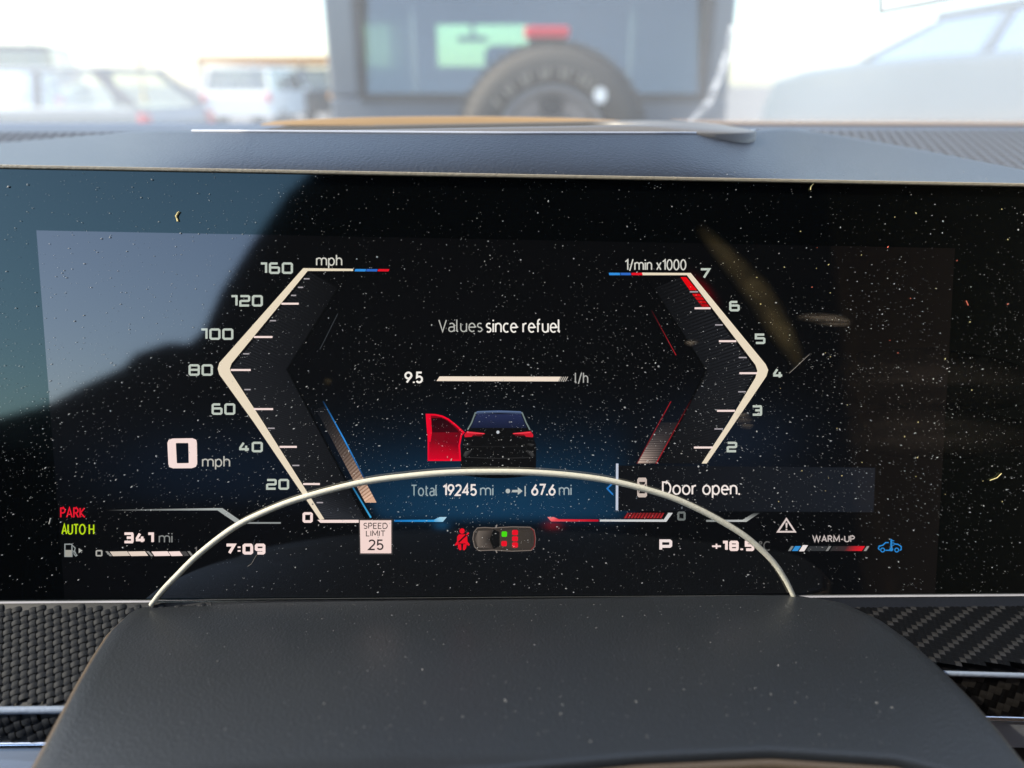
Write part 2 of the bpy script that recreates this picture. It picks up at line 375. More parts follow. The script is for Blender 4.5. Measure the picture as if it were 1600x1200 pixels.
for i in range(N):
    t0, t1, t2 = i/N, (i+.6)/N, (i+1)/N
    Lf = lambda t: lerp((1032, 660), (995, 724), t); Rf = lambda t: lerp((1059, 660), (1025, 724), t)
    e = (i/N) ** 1.4; c = lerp((34, 34, 38), (226, 200, 184), e); c2 = lerp((24, 24, 28), (158, 132, 120), e)
    q.append(([Lf(t0), Rf(t0), Rf(t1), Lf(t1)], [c, lerp(c, (40, 36, 38), .7), lerp(c, (40, 36, 38), .7), c])); q.append(([Lf(t1), Rf(t1), Rf(t2), Lf(t2)], [c2, (40, 36, 38), (40, 36, 38), c2]))
fillc('rev_needle', q, 4)
for A, B, c0, c1 in (((1048, 627), (995, 724), (140, 24, 34), (96, 28, 34)), ((1080, 624), (1025, 724), (20, 12, 14), (176, 20, 30)), ((1018, 485), (1056, 555), (40, 14, 18), (150, 30, 38))):
    fillc('rev_needle_edge', [([(A[0]-.8, A[1]), (A[0]+.8, A[1]), (B[0]+.8, B[1]), (B[0]-.8, B[1])], [c0, c0, c1, c1])], 4.4)
# lettering
text('unit_text', 'mph', 494, 535, 399, 414.5, (204, 202, 192), 2.0)
text('unit_text', '1/min x1000', 976, 1072, 406, 421.5, (206, 204, 196), 2.0)
text('heading_text', 'Values', 685, 754, 500, 518, (176, 176, 170), 1.8)
text('heading_text', 'since refuel', 759, 876, 500, 518.8, (240, 234, 226), 2.3)
text('consumption_text', '9.5', 632, 661, 582, 597.5, (242, 236, 228), 3.0)
fill('consumption_bar', [(687, 588), (876, 588.5), (872, 595.8), (682, 595.2)], (240, 222, 204), 4)
for i in range(4):
    x = 876.5 + i * 3.2
    fill('consumption_bar_slash', [(x, 588.5), (x+1.6, 588.5), (x-2.2, 595.8), (x-3.8, 595.8)], (186, 178, 168), 4)
text('unit_text', 'l/h', 898, 919, 583, 598, (168, 168, 164), 1.8)
text('distance_text', 'Total', 642, 684, 758, 774, (146, 162, 166), 1.9)
text('distance_text', '19245', 691.5, 745, 757.5, 773.3, WHT, 2.7)
text('unit_text', 'mi', 750, 771, 758, 773.5, (156, 170, 174), 1.9)
fill('trip_dot', circ(793.5, 767, 3.6), (180, 184, 180), 4)
fill('trip_arrow', [(800, 765.3), (809, 765.3), (809, 761), (816.5, 767), (809, 773), (809, 768.9), (800, 768.9)], (180, 184, 180), 4)
stroke('trip_end_bar', [(820.5, 759), (820.5, 775)], 1.8, (180, 184, 180), 4)
text('distance_text', '67.6', 830, 868, 757, 772.8, WHT, 2.7)
text('unit_text', 'mi', 873, 893, 757.5, 773, (156, 170, 174), 1.9)
m = MB()
o_ = [(270, 685), (301, 684.5), (307, 687), (308, 692), (308.5, 724), (306.5, 729), (300, 731.3), (271, 731.5), (265, 729.5), (263.6, 725), (262, 692), (264, 687)]
i_ = [(276, 692), (294, 692), (294.6, 692.4), (294.8, 694), (295.4, 722), (295.2, 723), (294, 723.4), (278, 723.6), (277, 723.4), (276.6, 722), (275.2, 694), (275.4, 692.4)]
m.grid([[D(x, y, 4) for x, y in o_], [D(x, y, 4) for x, y in i_]], closed=True); m.build('current_speed', scr(PINK), disp)
text('unit_text', 'mph', 316, 360, 713, 728.5, (184, 182, 174), 2.0)
text('brake_text', 'PARK', 94.5, 134, 793.5, 808, (222, 24, 46), 2.2)
text('hold_text', 'AUTO H', 96.5, 148, 819.3, 834, (184, 214, 26), 2.0)
digits('range_text', '341', 193, 241, 831.5, 848.5, 4.0, PINK)
text('unit_text', 'mi', 248.5, 270, 833, 847, (130, 132, 130), 1.8)
digits('clock_text', '7:09', 352, 415, 849, 866, 4.5, PINK)
digits('fuel_scale_number', '0', 150, 160.6, 859, 869, 2.2, (170, 168, 162))
text('fuel_scale_number', '1', 304, 308, 855, 863, (110, 108, 106), 1.5)
for x0, x1, c in ((165, 176, (140, 138, 134)), (229, 240, (150, 146, 142)), (293, 303, (130, 128, 124))):
    fill('fuel_bar_slash', [(x0, 861), (x0+4, 861), (x1, 868.5), (x1-4, 868.5)], c, 4)
for x0, x1, c in ((172, 199, (214, 198, 184)), (200.5, 227, (232, 212, 198)), (237, 262, PINK), (263.5, 281, PINK), (283, 291, (70, 68, 68))):
    fill('fuel_bar_segment', [(x0, 861.5), (x1, 861), (x1+5, 868), (x0+5, 868.5)], c, 4)
stroke('fuel_pump_icon', [(102, 850), (113, 850), (113, 869), (102, 869)], 1.8, GREY, 4, True)
fill('fuel_pump_icon', [(102.5, 859), (112.5, 859), (112.5, 869), (102.5, 869)], (160, 158, 150), 4.3)
stroke('fuel_pump_icon', [(114, 852), (118, 856), (117, 860), (119.5, 866), (121, 867.5), (119, 868.5), (116.5, 866), (116, 861), (113.5, 860)], 1.4, GREY, 4)
fill('fuel_pump_icon', [(123.5, 856), (129.5, 860), (123.5, 864)], (170, 170, 166), 4)
fillc('divider_line', [([(168, 796.3), (337, 793.7), (348, 793.7), (340, 797), (168, 797.7)], [(10, 10, 12), (172, 176, 174), (172, 176, 174), (172, 176, 174), (10, 10, 12)]), ([(337, 795), (348, 793.7), (380, 816), (368, 816)], [(160, 164, 162)]*4), ([(368, 815.6), (439, 815.6), (439, 818), (372, 818)], [(150, 154, 152)]*2 + [(130, 134, 132)]*2)], 4)
fillc('divider_line', [([(1103, 812), (1161, 812), (1161, 815), (1103, 815)], [(130, 134, 132), (190, 192, 190), (190, 192, 190), (130, 134, 132)]), ([(1158, 815), (1166, 815), (1187, 801), (1178, 801), (1160, 812)], [(178, 180, 176)]*2 + [(40, 44, 46)]*2 + [(178, 180, 176)])], 4)
# blue and red line ends
fillc('blue_line', [([(616, 812), (678, 811.8), (678, 815), (616, 815)], [(20, 110, 180), (46, 150, 214), (46, 150, 214), (20, 110, 180)]), ([(678, 811.8), (687, 807.6), (698, 807.6), (692, 815), (678, 815)], [(70, 160, 214), (160, 206, 228), (180, 214, 232), (150, 200, 224), (70, 160, 214)])], 4)
fillc('red_line', [([(855, 807.6), (865, 807.6), (873, 811), (935, 811.4), (935, 814.6), (861, 814.4)], [(236, 130, 130), (240, 120, 122), (226, 40, 56), (178, 14, 36), (178, 14, 36), (232, 90, 96)])], 4)
q = []
for i in range(12):
    x = 976 + i * 5.0; q.append(([(x+4, 801), (x+7, 801), (x+2, 809.5), (x-1, 809.5)], [(128, 30, 34)]*2 + [(170, 40, 44)]*2))
fillc('red_hatching', [([(980, 801), (1038, 801), (1032, 809.5), (973, 809.5)], [(60, 14, 18)]*4)], 3.6); fillc('red_hatching', q, 4)
# speed limit sign
fill('sign_border', [(560.5, 810.5), (614, 810.5), (614, 866.5), (561.5, 866.5)], (54, 52, 52), 4.5)
fill('sign_plate', [(562.5, 812.5), (611.5, 812.5), (611.5, 864), (563.5, 864)], (242, 214, 206), 5)
text('sign_text', 'SPEED', 568, 606, 817, 825.3, (40, 36, 36), 1.25, 5.5)
text('sign_text', 'LIMIT', 572, 602.5, 829, 837, (40, 36, 36), 1.25, 5.5)
text('sign_text', '25', 575.5, 599.5, 843.5, 858, (20, 18, 18), 2.3, 5.5)
# seat belt warning
fill('belt_warning_icon', circ(722, 829.4, 4.2), (226, 10, 34), 4)
fill('belt_warning_icon', [(717, 834.5), (727, 834.5), (730, 838), (730.5, 846), (734, 850), (733, 852.5), (729.5, 851), (727, 848.8), (717, 848.8), (714.5, 851), (711, 852.5), (710.5, 850.5), (714, 846), (714.5, 838)], (226, 10, 34), 4.2)
fill('belt_warning_icon', [(715.5, 850), (720.5, 850), (721, 858.5), (718.5, 859.5), (715.5, 856)], (226, 10, 34), 4)
fill('belt_warning_icon', [(724, 850), (729, 850), (728.5, 856), (725.5, 859.5), (723, 858.5)], (226, 10, 34), 4)
stroke('belt_warning_icon', [(732.2, 832), (716.5, 847)], 2.4, (24, 4, 8), 4.6)
stroke('belt_warning_icon', [(732.5, 832), (729, 835.2)], 2.6, (226, 10, 34), 4.9)
# car seen from above
top = [(738.7, 841.6), (740.5, 831), (746, 824.5), (757, 823.8), (770, 824.5), (800, 822.8), (828, 823.4), (834.5, 828), (836.8, 841), (835.5, 853.5), (830, 859.6), (800, 860.8), (770, 859.2), (748, 860), (741.5, 854)]
fill('plan_car_body', top, (56, 50, 46), 4); stroke('plan_car_body', top, 1.3, (118, 108, 100), 4.3, True)
fillc('plan_car_hood', [([(742, 842), (747, 829), (768, 828.5), (764, 842), (768, 856), (747, 855)], [(70, 62, 56), (108, 98, 90), (62, 54, 50), (46, 42, 40), (62, 54, 50), (104, 94, 86)])], 4.5)
fill('plan_car_windscreen', [(771, 826.5), (780.5, 831), (780.5, 853), (771, 857.5), (765, 842.5)], (12, 12, 13), 4.8)
fillc('plan_car_roof', [([(781, 828.5), (829, 827.5), (831, 842), (829, 856), (781, 855)], [(66, 58, 50), (58, 52, 48), (44, 40, 38), (58, 52, 48), (66, 58, 50)])], 4.8)
stroke('plan_car_tail_edge', [(829.5, 824.8), (834, 829), (836, 841), (834.8, 853), (829.5, 858.4)], 1.4, (120, 20, 28), 5)
stroke('plan_car_mirror', [(774.5, 824.5), (776.5, 819.5)], 1.8, (140, 134, 128), 4.6); stroke('plan_car_mirror', [(774.5, 859), (776.5, 863.5)], 1.8, (140, 134, 128), 4.6)
for x0, x1, y0, y1, c in ((783.7, 792.2, 829.8, 838.3, (70, 214, 10)), (783.2, 792, 844.8, 853, (230, 10, 36)), (800, 809.3, 827.6, 835.8, (230, 10, 36)), (800, 809.3, 837.4, 845.4, (230, 10, 36)), (800, 809.3, 847, 855.2, (230, 10, 36))):
    fill('seat_marker', [(x0+1.4, y0), (x1-1.4, y0), (x1, y0+1.4), (x1, y1-1.4), (x1-1.4, y1), (x0+1.4, y1), (x0, y1-1.4), (x0, y0+1.4)], c, 5.4)
# car seen from behind
fill('rear_car_shadow', [(720, 738)] + [(719.5 + 117*t, 742 + 5*math.sin(math.pi*t)) for t in [i/10 for i in range(11)]] + [(837, 738)], (6, 8, 11), 3.6)
body = [(741, 645), (746, 642.4), (780, 641.2), (813, 642.6), (817.5, 645.5), (828, 671.5), (833, 682), (837.5, 695), (837.5, 728), (835, 741), (721, 741), (719.5, 719), (721.5, 697), (724.5, 682), (729, 671.5)]
fill('rear_car_body', body, (15, 15, 16), 4)
fillc('rear_car_window', [([(745, 647), (814, 647), (823, 668.5), (735, 668.5)], [(38, 46, 80), (38, 46, 80), (24, 30, 52), (24, 30, 52)])], 4.4)
fillc('rear_car_roof', [([(742, 645), (746, 642.2), (780, 641), (813, 642.4), (817, 645.2), (814, 647.4), (780, 645.6), (745, 647.4)], [(120, 138, 152), (96, 116, 150), (52, 70, 120), (96, 116, 150), (120, 138, 152), (30, 36, 60), (30, 36, 60), (30, 36, 60)])], 4.6)
stroke('rear_car_pillar', [(743, 644), (737, 660), (730.5, 671.5)], 2.2, (110, 124, 122), 4.7); stroke('rear_car_pillar', [(815.5, 644), (822, 660), (828, 671.5)], 2.2, (110, 124, 122), 4.7)
for s in (0, 1):
    mx = (lambda p: p) if not s else (lambda p: (1558.6 - p[0], p[1]))
    fill('rear_car_tail_light', [mx(p) for p in [(729.4, 673.5), (757.5, 676.6), (757.5, 678.2), (740, 679), (737, 682.2), (726, 683), (725.5, 679)]], (196, 26, 44), 4.7)
    stroke('rear_car_tail_light', [mx(p) for p in [(730, 675.5), (756, 677.3)]], 1.3, (244, 70, 84), 5)
    stroke('rear_car_tail_light', [mx(p) for p in [(738, 680.2), (754, 680.6)]], 1.1, (120, 18, 28), 5)
    fillc('rear_car_bumper', [([mx(p) for p in [(724, 694), (733, 692), (737, 695), (728, 698)]], [(64, 64, 64), (40, 40, 40), (16, 16, 16), (24, 24, 24)]), ([mx(p) for p in [(723, 712), (727, 705), (737, 703), (735, 708), (727, 714)]], [(30, 30, 30), (70, 70, 70), (56, 56, 56), (18, 18, 18), (50, 50, 50)])], 4.7)
stroke('rear_car_bumper', [(728, 714.5), (780, 716), (831, 714.5)], 1.0, (48, 48, 48), 4.7); stroke('rear_car_bumper', [(735, 697.5), (824, 697.5)], 1.0, (30, 30, 30), 4.7)
fill('rear_car_emblem', circ(778, 675, 2.5), (196, 200, 206), 4.9)
door = [(666.5, 647.5), (680, 648), (691, 650.3), (700.5, 655), (712, 664), (724.5, 675.5), (720.5, 680), (717.6, 696), (719, 718.6), (669.5, 718.6), (669.5, 685)]
fillc('open_door', [(door, [(150, 6, 26), (120, 6, 22), (110, 6, 20), (110, 6, 20), (120, 6, 22), (150, 6, 26), (96, 6, 18), (120, 4, 24), (206, 4, 36), (210, 4, 38), (120, 8, 24)])], 4.2)
fillc('open_door_window', [([(674, 653), (690, 653), (699, 657.5), (714, 671), (717, 675.4), (675.3, 675.4)], [(34, 6, 12)]*3 + [(56, 6, 16)]*3)], 4.6)
stroke('open_door_edge', door, 2.6, (236, 8, 44), 4.9, True)
fill('open_door_edge', [(665.5, 646.5), (673, 647), (675, 675.4), (673, 690), (669, 690)], (232, 8, 42), 4.8)
# message
fillc('message_panel', [([(966, 727), (1367, 730.5), (1364, 800), (966, 797.5)], [(17, 18, 21), (27, 31, 38), (27, 31, 38), (17, 18, 21)])], 5)
fill('message_bar', [(962.2, 724), (966, 724), (965.6, 797), (961.8, 797)], (190, 198, 214), 5.6)
stroke('back_arrow', [(957.5, 754), (948.5, 763), (957.5, 772.5)], 2.4, (40, 120, 196), 5.6)
fill('door_icon', [(997.5, 746), (1008.5, 746), (1010.3, 749), (1010.6, 774), (1008.5, 776.6), (997.5, 776.6), (995.4, 774), (995.4, 749)], (200, 184, 174), 5.6)
fill('door_icon', [(998, 752.5), (1008, 752.5), (1006.5, 757), (999.5, 757)], (28, 26, 28), 6); fill('door_icon', [(999.5, 766), (1006.5, 766), (1008, 770.5), (998, 770.5)], (28, 26, 28), 6)
fill('door_icon', [(996.6, 755), (998.6, 757.5), (998.6, 766), (996.6, 769)], (28, 26, 28), 6); fill('door_icon', [(1009.4, 755), (1007.4, 757.5), (1007.4, 766), (1009.4, 769)], (28, 26, 28), 6)
text('message_text', 'Door open.', 1034, 1156, 753, 771.8, WHT, 2.5, 5.8)
digits('gear_text', 'P', 1030, 1050, 842.5, 860.5, 4.4, (240, 224, 220))
digits('temperature_text', '+18.5', 1113, 1178, 844.5, 860.5, 4.2, PINK)
text('unit_text', '°C', 1185, 1203, 846, 859.5, (92, 92, 90), 1.8)
stroke('warning_triangle', [(1228.4, 810.5), (1215, 830.5), (1241.8, 830.5)], 2.6, (216, 200, 196), 4, True)
fill('warning_triangle', [(1226.9, 816.5), (1230.1, 816.5), (1229.4, 824.5), (1227.6, 824.5)], (216, 200, 196), 4); fill('warning_triangle', circ(1228.5, 827.2, 1.4, 8), (216, 200, 196), 4)
text('warm_up_text', 'WARM-UP', 1269, 1335, 837, 846, (198, 186, 182), 1.5)
def para(x0, x1): return [(x0+5, 853), (x1+5, 853), (x1, 860.5), (x0, 860.5)]
fill('temperature_bar', para(1231, 1235), (130, 132, 130), 4); fill('temperature_bar', para(1237, 1246), (52, 140, 206), 4)
fill('temperature_bar', [(1254, 851.5), (1262, 851.5), (1256, 861), (1248, 861)], (236, 226, 224), 4.4)
fill('temperature_bar', para(1259, 1288), (52, 54, 56), 4); fill('temperature_bar', para(1289.5, 1293.5), (130, 130, 128), 4)
fillc('temperature_bar', [(para(1296, 1318)[:], [(46, 46, 46), (60, 44, 46), (60, 44, 46), (46, 46, 46)]), (para(1318, 1346), [(60, 44, 46), (230, 22, 40), (230, 22, 40), (60, 44, 46)])], 4)
fill('temperature_bar', para(1349, 1353), (150, 148, 144), 4)
BL2 = (40, 130, 196)
stroke('engine_temperature_icon', [(1390, 859.5), (1383, 859.5)], 1.8, BL2, 4); stroke('engine_temperature_icon', [(1374, 859), (1372, 857), (1373, 853), (1379, 851.5), (1383, 847.5), (1388, 847.5)], 1.8, BL2, 4.2)
stroke('engine_temperature_icon', circ(1378.5, 859, 3), 1.6, BL2, 4.4, True); stroke('engine_temperature_icon', circ(1400.5, 859, 3), 1.6, BL2, 4.4, True)
stroke('engine_temperature_icon', [(1396, 849.5), (1402, 850), (1407.5, 853.5), (1407.5, 858.5), (1405, 859.5)], 1.8, BL2, 4.2)
stroke('engine_temperature_icon', [(1392, 842), (1392, 857)], 2.8, BL2, 4.4); fill('engine_temperature_icon', circ(1392, 858, 3), BL2, 4.6)
for y in (844.5, 848, 851.5): stroke('engine_temperature_icon', [(1392, y), (1396.5, y)], 1.3, BL2, 4.8)

# dust on the glass: counted by nobody
def speck(m, p, ax, ay, nn, a, b, h):
    m.add([p - ax*a, p - ay*b, p + ax*a, p + ay*b, p + nn*h], [(0, 1, 4), (1, 2, 4), (2, 3, 4), (3, 0, 4)])
def dust(name, n, zone, rng, mt, hfac=.6):
    m = MB()
    for _ in range(n):
        px, py, s, ang, el = zone()
        th = ang + random.gauss(0, .35); ax = EU*math.cos(th) + EV*math.sin(th); ay = NN.cross(ax)
        a = s * rng; speck(m, D(px, py, 8), ax, ay, NN, a*el, a, a*hfac)
    return m.build(name, mt, disp, kind='stuff')
def zone_all():
    while 1:
        px, py = random.uniform(-20, 1620), random.uniform(268, 925)
        dens = .38 + .62 * sstep(350, 620, py) * (.55 + .45*sstep(300, 800, px)) - .45 * sstep(790, 850, py)
        dens *= .25 + 1.2 * (.5 + .5*noise.noise(Vector((px/90, py/90, 3)))) * (.6 + .8*(.5 + .5*noise.noise(Vector((px/22, py/22, 9)))))
        if random.random() < dens: break
    s = min(3.0, random.lognormvariate(-.3, .6))
    el = random.uniform(1, 2.6) if py > 560 else random.uniform(1, 1.5)
    return px, py, s, .35 if px < 800 else -.15, el
dust('dust', 13000, zone_all, .000071, M_DUST)
def zone_big(): return random.uniform(0, 1600), random.uniform(280, 900), random.uniform(1.5, 3), random.uniform(0, 3), random.uniform(1, 1.6)
dust('dust', 70, zone_big, .00011, M_DUST)
def zone_warm(): return random.uniform(1180, 1600), random.uniform(320, 800), random.uniform(1, 2.4), random.uniform(0, 3), random.uniform(1, 2)
dust('dust', 34, zone_warm, .00010, M_DUSTY); dust('dust', 8, zone_warm, .00010, M_DUSTR)
def fleck(pts, wd, mt, name='dust_fibre'):
    m = MB(); m.tube([D(x, y, 10) for x, y in pts], wd, 6); return m.build(name, mt, disp, True)
fleck([(281, 331), (276.5, 338), (279, 346)], .00032, M_DUSTY)
fleck([(1545, 750), (1556, 746), (1563, 739)], .00014, M_DUSTY)
fleck([(1232, 583), (1246, 570), (1263, 554)], .00010, mat('fibre', (.12, .11, .10), .8))
fleck([(1270, 287), (1266, 292), (1265, 297)], .00016, M_DUSTY)
fleck([(80, 814), (78.5, 818), (81, 809)], .00018, M_DUST)
fleck([(1508, 470), (1511, 477)], .00016, M_DUSTR)
fleck([(402, 866), (394, 880), (388, 884)], .00012, mat('fibre', (.12, .11, .10), .8)); fleck([(399, 842), (396, 852)], .00012, mat('fibre', (.12, .11, .10), .8))
# greasy smears and painted reflections: thin partly see-through films
def film_mat(col, alpha, sc, stretch):
    m = mat('smear_and_reflection', col, .7, .2); n = m.node_tree; b = n.nodes['Principled BSDF']
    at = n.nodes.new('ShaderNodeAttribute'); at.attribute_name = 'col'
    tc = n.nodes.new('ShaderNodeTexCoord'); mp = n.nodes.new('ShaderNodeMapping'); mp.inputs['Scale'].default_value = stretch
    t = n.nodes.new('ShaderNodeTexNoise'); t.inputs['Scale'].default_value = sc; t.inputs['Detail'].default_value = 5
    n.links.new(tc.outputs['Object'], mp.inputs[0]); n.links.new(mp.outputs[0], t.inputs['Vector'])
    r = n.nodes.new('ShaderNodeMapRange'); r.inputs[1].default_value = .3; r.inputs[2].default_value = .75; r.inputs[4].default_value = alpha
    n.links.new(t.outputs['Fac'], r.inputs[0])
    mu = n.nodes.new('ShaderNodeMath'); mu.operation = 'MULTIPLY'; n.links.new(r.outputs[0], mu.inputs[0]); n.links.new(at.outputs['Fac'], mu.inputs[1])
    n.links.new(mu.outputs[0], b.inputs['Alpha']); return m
def smear_and_reflection(path, wd, mt):
    n = len(path); rows = []; cols = []
    for i, (x, y) in enumerate(path):
        a = Vector(path[max(0, i-1)]); b = Vector(path[min(n-1, i+1)]); d = (b-a).normalized(); q = Vector((-d.y, d.x)); t = i/(n-1)
        ww = wd * (.45 + .55*math.sin(math.pi*t)); r = []
        for j in range(15):
            s = j/7 - 1; r.append(D(x + q.x*s*ww, y + q.y*s*ww, 7)); e = (1 - s*s)**2 * min(1, 3*t, 3*(1-t)); cols.append((e, e, e))
        rows.append(r)
    m = MB(); m.grid(rows, cols); return m.build('smear_and_reflection', mt, disp, attr=True)
SM1 = film_mat((.50, .36, .15), .22, 60, (1, 1, 1)); SM2 = film_mat((.36, .28, .20), .5, 900, (.06, 1, 1)); SM3 = film_mat((.22, .17, .13), .09, 260, (.03, 1, 1))
smear_and_reflection([(1088, 352), (1120, 385), (1150, 418), (1180, 452), (1205, 490), (1225, 525), (1240, 552), (1250, 576)], 27, SM1)  # golden reflection painted on the glass as a soft film
smear_and_reflection([(1242, 496), (1262, 496), (1285, 498), (1305, 501), (1322, 503), (1330, 504)], 12, SM2)
smear_and_reflection([(1150, 645), (1158, 652), (1167, 660), (1176, 668)], 15, SM2); smear_and_reflection([(505, 602), (512, 596), (520, 592)], 9, SM1)
smear_and_reflection([(1068, 536), (1078, 535), (1092, 533)], 8, SM2)
smear_and_reflection([(1260, 600), (1350, 590), (1450, 592), (1550, 600), (1640, 606)], 50, SM3); smear_and_reflection([(1300, 680), (1400, 672), (1500, 676), (1640, 690)], 46, SM3)  # brown glow of the reflected cabin painted as two faint films

# ------------------------------------------------------------------ dashboard: hood, rim of the head-up opening, grilles, carbon ledge
dash = tag(empty('dashboard', (0, .45, CAMZ - .40)), 'grey leather dashboard with a hooded cowl, head-up opening and carbon ledges round the display', 'dashboard')
def interp(tab, x):
    if x <= tab[0][0]: return tab[0][1]
    for (a, b), (c, d) in zip(tab, tab[1:]):
        if x <= c:
            t = (x-a)/(c-a); return b + (d-b)*t
    return tab[-1][1]
CREST = [(-300, 240), (0, 223), (120, 213), (225, 205), (330, 205.5), (800, 209), (1100, 209), (1170, 206), (1230, 200), (1330, 214), (1460, 238), (1600, 266), (1760, 297)]
CRY = [(-300, .44), (0, .44), (110, .42), (215, .34), (330, .287), (800, .270), (1080, .282), (1190, .335), (1290, .40), (1460, .36), (1600, .30), (1760, .27)]
KK = [(-300, 1), (0, 1.0), (180, 1.0), (330, 1.5), (800, 1.6), (1130, 1.5), (1270, 1), (1760, 1)]
rows = []
NT = 18
XS = [-300 + i*10.0 for i in range(207)]
for j in range(NT + 1):
    t = j / NT; r = []
    for px in XS:
        cy = sum(interp(CREST, px + o) for o in (-16, -8, 0, 8, 16)) / 5; yb = sum(interp(CRY, px + o) for o in (-50, -25, 0, 25, 50)) / 5; kk = interp(KK, px)
        fy = 262.5 + (px - 0) * .0181
        A = D(px, fy) - NN * .001
        py = fy + (cy - fy) * t
        Y = A.y + (yb - A.y) * t ** kk
        r.append(at_y(px, py, Y))
    rows.append(r)
crest_pts = rows[-1]
rows.insert(0, [p + Vector((0, .001, -.012)) for p in rows[0]])
rows.append([p + Vector((0, .003, -.0012)) for p in crest_pts]); rows.append([p + Vector((0, .0055, -.005)) for p in crest_pts]); rows.append([p + Vector((0, .006, -.03)) for p in crest_pts])
m = MB(); m.grid(rows); m.build('cowl', M_DASH, dash, smooth=True)
# piping bead along the crest of the hood
m = MB(); m.tube([p + Vector((0, .0006, .0001)) for p, x in zip(crest_pts, XS) if 300 <= x <= 1180], .0006, 8); m.build('crest_bead', mat('bead', (.42, .44, .5), .35, .6), dash, smooth=True)
# flat top running to the foot of the windscreen
ZT = CAMZ - .0315
m = MB(); m.slab([(-.9, .285, ZT-.03), (.9, .285, ZT-.03), (.9, .51, ZT), (.9, .70, ZT), (-.9, .70, ZT), (-.9, .51, ZT)], (0, 0, -.03)); m.build('dash_top', mat('dash_top_leather', (.085, .10, .13), .5, .4, bump=.5, bump_scale=700), dash, fix=True)
m = MB(); m.slab([(.14, .66, ZT+.0025), (.9, .60, ZT+.0025), (.9, .64, ZT+.0025), (.14, .69, ZT+.0025)], (0, 0, -.002)); m.build('windscreen_foot_trim', mat('foot_trim', (.36, .25, .17), .5), dash, fix=True)
# rim of the head-up display opening
ZR = CAMZ - .0163
def rrect(x0, x1, y0, y1, r, n=20, z=ZR):
    o = []
    for cx, cy, a0 in ((x1-r, y1-r, 0), (x0+r, y1-r, 90), (x0+r, y0+r, 180), (x1-r, y0+r, 270)):
        for i in range(n+1):
            a = R(a0 + 90*i/n); o.append(Vector((cx + r*math.cos(a), cy + r*math.sin(a), z)))
    return o
xl = at_y(250, 203, .325).x; xr = at_y(1176, 203, .325).x
out = rrect(xl, xr, .2905, .395, .034); inn = rrect(xl + .012, at_y(1010, 190, .335).x, .2955, .385, .02)
up = Vector((0, 0, 1))
def lift(p, f): return p + up*(.0024*f*max(0, min(1, (.345 - p.y)/.045)))
m = MB(); m.grid([[p - up*.007 for p in out], [p - up*.0006 for p in out], [p.lerp(q, .06) for p, q in zip(out, inn)], [lift(p.lerp(q, .6), .8) for p, q in zip(out, inn)], [lift(p.lerp(q, .94), 1) for p, q in zip(out, inn)], [lift(p - up*.0008, 1) for p in inn], [p - up*.03 for p in inn]], closed=True)
m.v = [v - up*(.0060*(1 - sstep(0, .06, v.x - xl)) + .0006*(1 - sstep(0, .03, xr - v.x))) for v in m.v]
rim = m.build('head_up_rim', M_RIM, dash, smooth=True)
m = MB(); m.poly([p - up*.02 for p in inn]); m.build('head_up_recess', M_DARK, dash)
bk = [at_y(400 + 610*i/30, 190, .38).x for i in range(31)]; tp = [math.sin(math.pi*i/30)**.5 for i in range(31)]
m = MB(); m.grid([[Vector((x, .3855, ZR - .002)) for x in bk], [Vector((x, .388, ZR - .0016 + .0032*h)) for x, h in zip(bk, tp)], [Vector((x, .391, ZR - .0014 + .0034*h)) for x, h in zip(bk, tp)], [Vector((x, .395, ZR - .0018)) for x in bk]]); m.build('head_up_back_lip', M_TAN, dash, smooth=True)

# perforated grilles on both sides
def grille(x0, x1, y0, y1, z0, z1, px_, py_):
    m = MB(); nx = int((x1-x0)/px_); ny = int((y1-y0)/py_); ZZ = lambda y: z0 + (z1-z0)*(y-y0)/(y1-y0)
    for j in range(ny):
        for i in range(nx):
            cx = x0 + (i + .5*(j % 2))*px_; cy = y0 + (j+.5)*py_; hw, hh = px_/2, py_/2
            sq = [(hw, 0), (hw, hh), (0, hh), (-hw, hh), (-hw, 0), (-hw, -hh), (0, -hh), (hw, -hh)]
            o = [Vector((cx+a, cy+b, ZZ(cy+b))) for a, b in sq]; c = [Vector((cx+hw*.62*math.cos(k*math.pi/4), cy+hh*.66*math.sin(k*math.pi/4), ZZ(cy+hh*.66*math.sin(k*math.pi/4)))) for k in range(8)]
            d = [p - up*.003 for p in c]
            m.grid([o, c, d], closed=True)
    m.build('speaker_grille', mat('grille_metal', (.075, .078, .088), .55, .4), dash, kind='stuff')
    b = MB(); b.poly([(x0, y0, z0-.005), (x1, y0, z0-.005), (x1, y1, z1-.005), (x0, y1, z1-.005)]); b.build('grille_backing', M_DARK, dash)
grille(.09, .55, .28, .50, CAMZ - .047, CAMZ - .0255, .0058, .0085)
grille(-.55, -.14, .34, .50, CAMZ - .044, CAMZ - .0268, .0058, .0085)

